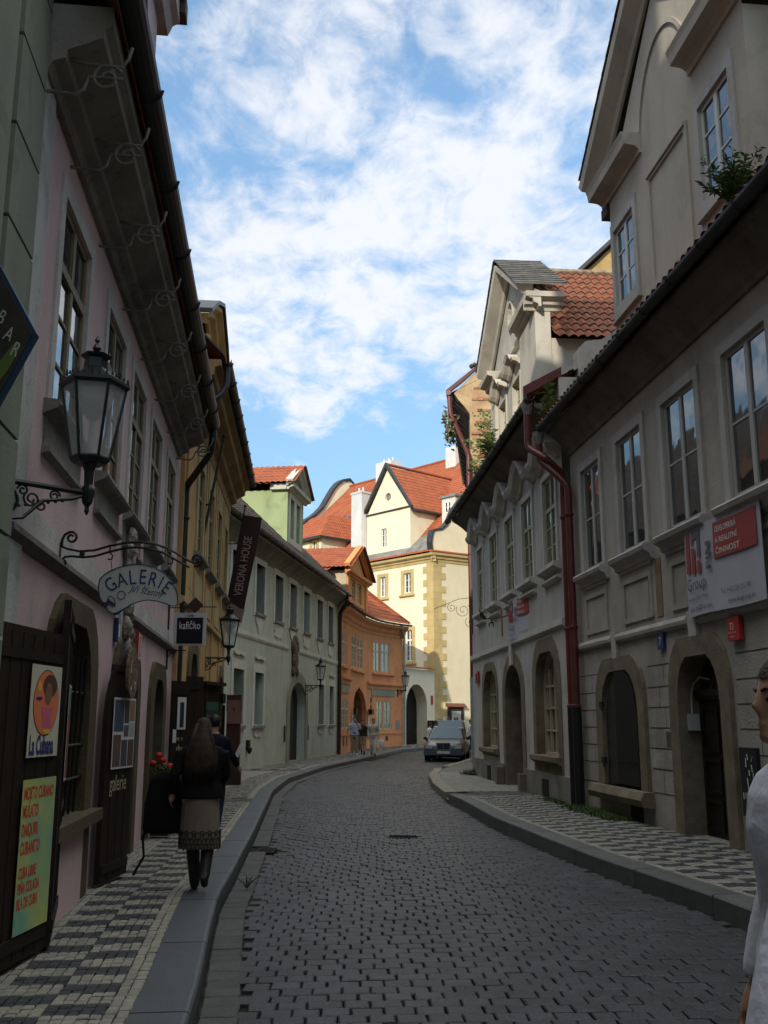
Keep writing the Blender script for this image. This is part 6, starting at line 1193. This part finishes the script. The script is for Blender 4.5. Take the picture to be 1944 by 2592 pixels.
    if skirt:
        s_=MB(); s_.loft([[tuple(L(x+.012*math.sin(6*i),y,z)) for i,(x,y,z) in enumerate(ell(0,yy,z,rx,ry,18))] for z,rx,ry,yy in skirt[1]]); o=remesh('skirt',s_,skirt[0],t,vox,1)
    else:
        p=MB(); p.loft([[tuple(L(x,y,z)) for x,y,z in ell(0,0,z,rx*wide*1.07,ry*1.1)] for z,rx,ry in ((.82,.14,.11),(.90,.172,.125),(1.0,.16,.118))])
        for hp,kn,an,fz in legs:
            e_=kn.lerp(an,.96) if not shorts else kn.lerp(an,.1); p.tube([hp,hp.lerp(kn,.5),kn,e_],[.098*k,.088*k,.072*k,.062*k],10)
        remesh('trousers',p,trous,t,vox,1)
    for hp,kn,an,fz in legs:
        s_=MB(); tip=Vector((0,.15*k,-.052*k)) if fz<.05 else Vector((0,.10*k,-.052*k-fz*k*.8)); hl=Vector((0,-.04*k,-.05*k)) if fz<.05 else Vector((0,-.05*k,-.01*k))
        s_.tube([an+hl,an+Vector((0,.02*k,-.045*k)),an+tip*.75,an+tip],[.038*k,.045*k,.043*k,.028*k],8); s_.tube([an.lerp(kn,min(boot/.4,1)),an+Vector((0,0,-.03*k))],[.05*k+boot*.06,.044*k+boot*.03],8); remesh('shoe',s_,mat('shoe_%d'%int(shoe[0]*1000),shoe,.5,.1),t,max(.01,vox*.7),1)
    hb_=MB()
    if not bald:
        hb_.ball(H_(0,-.010,.024),(.086*k,.100*k,.108*k),14,9)
        if longhair:
            hb_.loft([[tuple(L(x,y,z)) for x,y,z in ell(0,yy,z,rx,ry,12)] for z,rx,ry,yy in ((1.66,.08,.08,-.01),(1.55,.10,.08,-.05),(1.45,.125,.065,-.095),(1.35,.14,.05,-.12),(1.24,.13,.035,-.13),(1.18,.09,.025,-.13),(1.14,.05,.02,-.125))])
        # keep the face clear
        if longhair:
            sb=MB(); rd=random.Random(11)
            for i in range(90):
                a=rd.uniform(-1,1); z1=rd.uniform(1.04,1.22); pts=[L(a*.07,-.06,1.68),L(a*.11,-.10,1.52),L(a*.15,-.135+.03*a*a,1.38),L(a*.165+rd.gauss(0,.012),-.155+.04*a*a,1.26),L(a*.15+rd.gauss(0,.03),-.150+.03*a*a,z1)]
                sb.tube(pts,[.007*k,.011*k,.011*k,.009*k,.002*k],5)
            sb.build('hair_strands',hair,t,smooth=True)
        o=remesh('hair',hb_,hair,t,max(.01,vox*.8),1)
        bm=bmesh.new(); bm.from_mesh(o.data); dl=[]
        for v_ in bm.verts:
            q=v_.co-hc; y_=-q.x*sh_*-1*0+(-q.x*sh_*0); fy_=q.x*(-sh_)+q.y*ch_
            if (fy_>.035*k and q.z<.055*k) or (fy_>.0*k and q.z<.0): dl.append(v_)
        bmesh.ops.delete(bm,geom=dl,context='VERTS'); bm.to_mesh(o.data); bm.free()
    return t
def cloth(n,c,v=.1,s=6): return mat(n,c,.9,v,s,.3,90,0,.1)
SKB=cloth('skirt_taupe',(.19,.16,.12),.12,4)
w1=human('person walking away in a long patterned skirt and dark jacket, long brown hair',(-1.66,9.3,.13),4,1.50,cloth('jacket_black',(.010,.009,.009)),None,mat('hair_dark_brown',(.035,.023,.013),.7,.3,18,.5,80),
  feet=((-.05,.16,.0),(.07,-.10,.09)),skirt=(SKB,[(.42,.205,.14,.02),(.5,.205,.15,.02),(.7,.20,.155,.02),(.9,.19,.145,.01),(1.0,.17,.13,0)]),longhair=True,vox=.012,boot=.34,arms=(((-.27,-.06,1.16),(-.30,.02,.97)),((.25,.05,1.16),(.18,.20,1.08))),wide=1.25,jacket=True)
# embroidered hem: dark scroll motifs running round the skirt
hm=MB()
for i in range(16):
    a=2*PI*i/16; 
    for (da,z,r) in ((0,.56,.035),(.1,.50,.028),(-.1,.50,.028),(0,.45,.03),(.18,.59,.02)):
        pts=[]
        for q in range(9):
            b_=a+da+r/.2*math.cos(q*.8)*.8; zz=z+r*math.sin(q*.8); pts.append((.186*math.cos(b_),.018+.140*math.sin(b_),zz*.872))
        hm.tube(pts,.004,4)
hm.build('hem_embroidery',mat('embroidery_dark',(.028,.020,.018),.9,.1),w1)
bg=thing('shoulder_bag','large black bag with a trailing strap held by the person in the long skirt','bag',(-2.0,9.42,.62)); b=MB(); b.loft([[(x*q,y*q*.9,z) for x,y in ((-.17,-.08),(.15,-.09),(.17,.08),(-.15,.09))] for z,q in ((.0,1.05),(.05,1.15),(.3,1.05),(.48,.85),(.55,.4))]); remesh('bag_body',b,cloth('bag_black',(.008,.008,.010)),bg,.015,2); MB().tube([(.02,0,.5),(.08,-.05,.55),(.1,-.1,.5)],.012,5).build('handle',BLK,bg); MB().tube([(-.15,-.02,.1),(-.19,-.03,-.05),(-.17,-.04,-.2),(-.26,-.04,-.36)],.012,5).build('strap',BLK,bg)
w2=human('person in dark clothes walking ahead of the long-haired walker, holding a paper',(-2.21,13.2,.13),0,1.56,cloth('top_navy_black',(.010,.012,.018)),cloth('jeans_dark_navy',(.010,.014,.028)),mat('hair_black',(.01,.009,.009),.6,.2,18),feet=((-.07,.15,0),(.1,-.22,.11)),vox=.016,arms=(((-.26,.02,1.14),(-.22,.14,.95)),((.27,-.02,1.16),(.33,.12,1.02))),wide=1.05,jacket=True)
pp=thing('paper','folded white paper in the hand of the person in dark clothes','paper',(-1.95,13.25,1.18)); MB().prism([(0,0),(.07,.16),(.12,.14),(.05,-.02)],0,.004).build('sheet',WHP,pp)
SHW=cloth('shirt_white_blue',(.42,.45,.55)); KH=cloth('khaki',(.30,.24,.15))
m3=human('person in a pale blue shirt and khaki trousers touching his face, by the orange doorway',(-1.36,46.7,.13),180,1.74,SHW,KH,mat('hair_brown',(.05,.03,.02),.7,.2),feet=((-.1,.03,0),(.12,.0,0)),arms=(((-.27,.0,1.15),(-.1,.13,1.48)),((.3,.0,1.14),(.32,.03,.9))),short=True,wide=1.15,shoe=(.6,.6,.6))
MB().lathe([(.19,.95),(.205,1.0),(.19,1.05)],n=14,sy=.72).build('waist_pack',cloth('pack_navy',(.012,.015,.035)),m3)
w4=human('person in a cream top and cream trousers with a white carrier bag',(-.48,46.0,.13),185,1.66,cloth('cream_top',(.42,.39,.30)),cloth('cream_trousers',(.50,.48,.42)),mat('hair_black',(.01,.009,.009)),feet=((-.05,.16,0),(.08,-.12,.05)))
bg=thing('carrier_bag','white plastic carrier bag hanging from the hand of the person in cream','bag',(-.12,45.95,.55)); b=MB().loft([[(x*q,y*q,z) for x,y in ((-.12,-.05),(.12,-.05),(.13,.05),(-.12,.06))] for z,q in ((0,.7),(.05,1.1),(.25,1.),(.34,.35),(.42,.12))]); remesh('bag_body',b,WHP,bg,.02,1)
human('person in dark top and pale shorts, half hidden by the orange house doorway',(-1.0,48.4,.13),170,1.6,cloth('brown_top',(.045,.03,.022)),KH,mat('hair_black',(.01,.009,.009)),shorts=True)
human('person in a white shirt leaning beside the silver car, on the left',(2.05,46.6,.0),-70,1.62,cloth('shirt_white',(.6,.6,.62)),cloth('jeans_blue',(.03,.05,.12)),mat('hair_brown',(.05,.03,.02)),lean=.12,group=None)
human('person in a white shirt standing behind the leaning one at the silver car',(2.42,47.2,.0),-80,1.7,cloth('shirt_white',(.6,.6,.62)),cloth('jeans_blue',(.03,.05,.12)),mat('hair_brown',(.05,.03,.02)))
human('person with dark hair whose head shows above the blue-grey van, on the left',(3.42,53.5,.06),150,1.83,cloth('brown_top',(.045,.03,.022)),cloth('jeans_blue',(.03,.05,.12)),mat('hair_black',(.01,.009,.009)))
human('grey-haired person whose head shows above the blue-grey van, on the right',(3.80,53.9,.06),200,1.9,cloth('top_navy_black',(.010,.012,.018)),cloth('jeans_blue',(.03,.05,.12)),mat('hair_grey',(.25,.24,.22),.7,.1))
human('person in a white shirt at the right rear of the silver car',(4.22,49.2,.1),-100,1.66,cloth('shirt_white',(.6,.6,.62)),cloth('jeans_blue',(.03,.05,.12)),mat('hair_brown',(.05,.03,.02)))
# the near person, cut by the right edge of the frame
nm=human('person in a white long-sleeved shirt, close by and cut off by the right edge',(1.085,2.62,.0),95,1.765,mat('shirt_white_near',(.62,.63,.74),.85,.04,5,.9,9,0,.1),cloth('jeans_dark_navy',(.010,.014,.028)),mat('hair_brown_short',(.06,.035,.02),.7,.3,25,.4,90),vox=.010,arms=(((-.24,.18,1.13),(-.25,.275,.865)),((.25,-.04,1.14),(.24,.05,.90))),feet=((-.1,.1,0),(.1,-.1,0)),wide=1.05,loose=1.22)
ph=thing('dark_case','dark flat case held in the hand of the near white-shirted person','case',(.76,2.40,.70)); MB().prism([(-.09,.06),(-.02,.10),(.10,.02),(.03,-.05)],-.02,.02).build('case_body',BLK,ph)
# ---------------------------------------------------------------- cars
def car(label,loc,rz,Lg,Wd,Ht,body,kind,hood=1.2,waist=.88,glass_m=GLASSD):
    t=thing('parked_car',label,'car',loc,rz); hw=Wd/2
    # cross sections along y (front at 0)
    def sec(y,w,z1,z0=.24,crown=.03): 
        return [(-w*.93,y,z0),(-w,y,z0+.14),(-w,y,z1-.16),(-w*.955,y,z1-.03),(-w*.7,y,z1+crown*.6),(0,y,z1+crown),(w*.7,y,z1+crown*.6),(w*.955,y,z1-.03),(w,y,z1-.16),(w,y,z0+.14),(w*.93,y,z0)]
    st=[(0,hw*.86,.60,.30),(.04,hw*.93,.70,.26),(.25,hw*.97,.76,.24),(.7,hw,.82,.24),(hood,hw,waist,.24),(Lg*.5,hw,waist+.02,.24),(Lg*.8,hw,waist+.03,.24),(Lg-.5,hw*.98,waist+.02,.24),(Lg-.06,hw*.93,waist-.08,.3),(Lg,hw*.86,waist-.2,.34)]
    b=MB().loft([sec(y,w,z1,z0) for y,w,z1,z0 in st]); o=b.build('body',body,t,smooth=True)
    rs,re=(hood+.75,Lg-1.45) if kind=='saloon' else (hood+.7,Lg-.35); ge=Lg-.75 if kind=='saloon' else Lg-.08
    gs=[(hood+.02,hw*.9,waist,waist+.01),(rs,hw*.72,waist,Ht-.02),((rs+re)/2,hw*.73,waist,Ht),(re,hw*.72,waist,Ht-.02),(ge,hw*.86,waist,waist+.02)]
    rings=[]
    for y,wt,zb,zt in gs: rings.append([(-hw*.94,y,zb-.05),(-wt,y,zt-.035),(-wt*.8,y,zt),(wt*.8,y,zt),(wt,y,zt-.035),(hw*.94,y,zb-.05)])
    cb=MB().loft(rings).build('cabin',body,t)
    def q3(p0,p1,p2,p3,nm): 
        b_=MB(); n_=(Vector(p1)-Vector(p0)).cross(Vector(p3)-Vector(p0)).normalized(); c_=(Vector(p0)+Vector(p2))/2
        if n_.dot(c_-Vector((0,Lg/2,.8)))<0: n_=-n_
        ps=[Vector(p).lerp(c_,.07)+n_*.02 for p in (p0,p1,p2,p3)]; b_.add(ps,[(0,1,2,3)]); return b_.build(nm,glass_m,t,fix=False)
    W0=hw*.9
    q3((-W0,hood+.04,waist+.02),(W0,hood+.04,waist+.02),(hw*.70,rs,Ht+.0),(-hw*.70,rs,Ht+.0),'windscreen')
    for s_ in (-1,1):
        q3((s_*hw*.93,hood+.2,waist+.0),(s_*hw*.93,(rs+re)/2-.03,waist+.0),(s_*hw*.745,(rs+re)/2-.03,Ht-.05),(s_*hw*.745,rs+.03,Ht-.05),'side_window')
        q3((s_*hw*.93,(rs+re)/2+.03,waist+.0),(s_*hw*.91,ge-.15,waist+.0),(s_*hw*.745,re,Ht-.05),(s_*hw*.745,(rs+re)/2+.03,Ht-.05),'side_window')
        m=MB(); m.ball((s_*(hw+.07),hood+.42,waist+.06),(.09,.05,.07),8,6); m.build('wing_mirror',mat('mirror_black',(.02,.02,.025),.4,.05),t)
        h_=MB(); h_.box(s_*hw*.56,s_*hw*.88,-.02,.05,.54,.68); h_.build('headlight',mat('headlight_glass',(.42,.43,.42),.15,.1,12,0,3,0,.8),t)
        MB().box(s_*hw*.88,s_*hw*.95,.0,.08,.54,.68).build('indicator',mat('amber',(.22,.09,.03),.3,0),t)
    for y in (.85,Lg-.95):
        for s_ in (-1,1):
            w_=thing('wheel',None,None,(s_*(hw-.1),y,.31)); w_.parent=t; w_=w_
            def dsk(r0,x0,x1,n=18): 
                b_=MB(); b_.loft([[(x,r0*math.cos(2*PI*i/n),r0*math.sin(2*PI*i/n)) for i in range(n)] for x in (x0,x1)]); return b_
            dsk(.31,-.10,.10).build('tyre',mat('tyre_rubber',(.012,.012,.012),.8,.1),w_); dsk(.19,(.10 if s_>0 else -.10)-.01,(.10 if s_>0 else -.10)+.01).build('rim',mat('rim_grey',(.25,.25,.26),.35,.1,5,0,3,.6),w_)
    b=MB(); b.box(-hw*.97,hw*.97,-.06,.1,.27,.46); b.build('bumper',mat('bumper_'+kind,(.06,.075,.10),.5,.1),t)
    b=MB()
    b.box(-.27,.27,-.05,.02,.50,.74); b.build('grille',mat('grille_dark',(.015,.02,.035),.4,.1),t); MB().frame(rect(-.30,.30,.48,.78),rect(-.27,.27,.50,.735),-.065,.03).build('grille_frame',mat('chrome',(.6,.6,.62),.15,0,3,0,3,.9),t); MB().box(-.01,.01,-.06,-.05,.5,.74).build('grille_bar',mat('chrome',(.6,.6,.62)),t)
    MB().box(-.27,.27,-.075,-.06,.33,.44).build('number_plate',mat('plate_white',(.5,.5,.48),.5,.05),t)
    if kind!='saloon':
        b=MB(); [b.tube([(s_*hw*.66,rs+.1,Ht+.04),(s_*hw*.66,re-.1,Ht+.04)],.018,6) for s_ in (-1,1)]; b.build('roof_rail',mat('rail_grey',(.1,.1,.1)),t)
    return t
car('silver-grey saloon car with a chrome grille parked by the kerb',(2.52,43.0,0),-8,4.7,1.74,1.42,mat('car_paint_silver',(.10,.11,.125),.35,.04,3,0,3,.3,.4,coat=.3),'saloon',hood=1.35,glass_m=mat('windscreen_glass',(.07,.12,.16),.3,0,3,0,3,0,.12))
car('blue-grey van parked just behind the silver car',(3.05,48.6,0.02),-8,4.3,1.78,1.72,mat('car_paint_bluegrey',(.07,.10,.14),.35,.04,3,0,3,.3,.4,coat=.3),'van',hood=.95,waist=.98,glass_m=mat('windscreen_glass2',(.11,.17,.22),.3,0,3,0,3,0,.12))
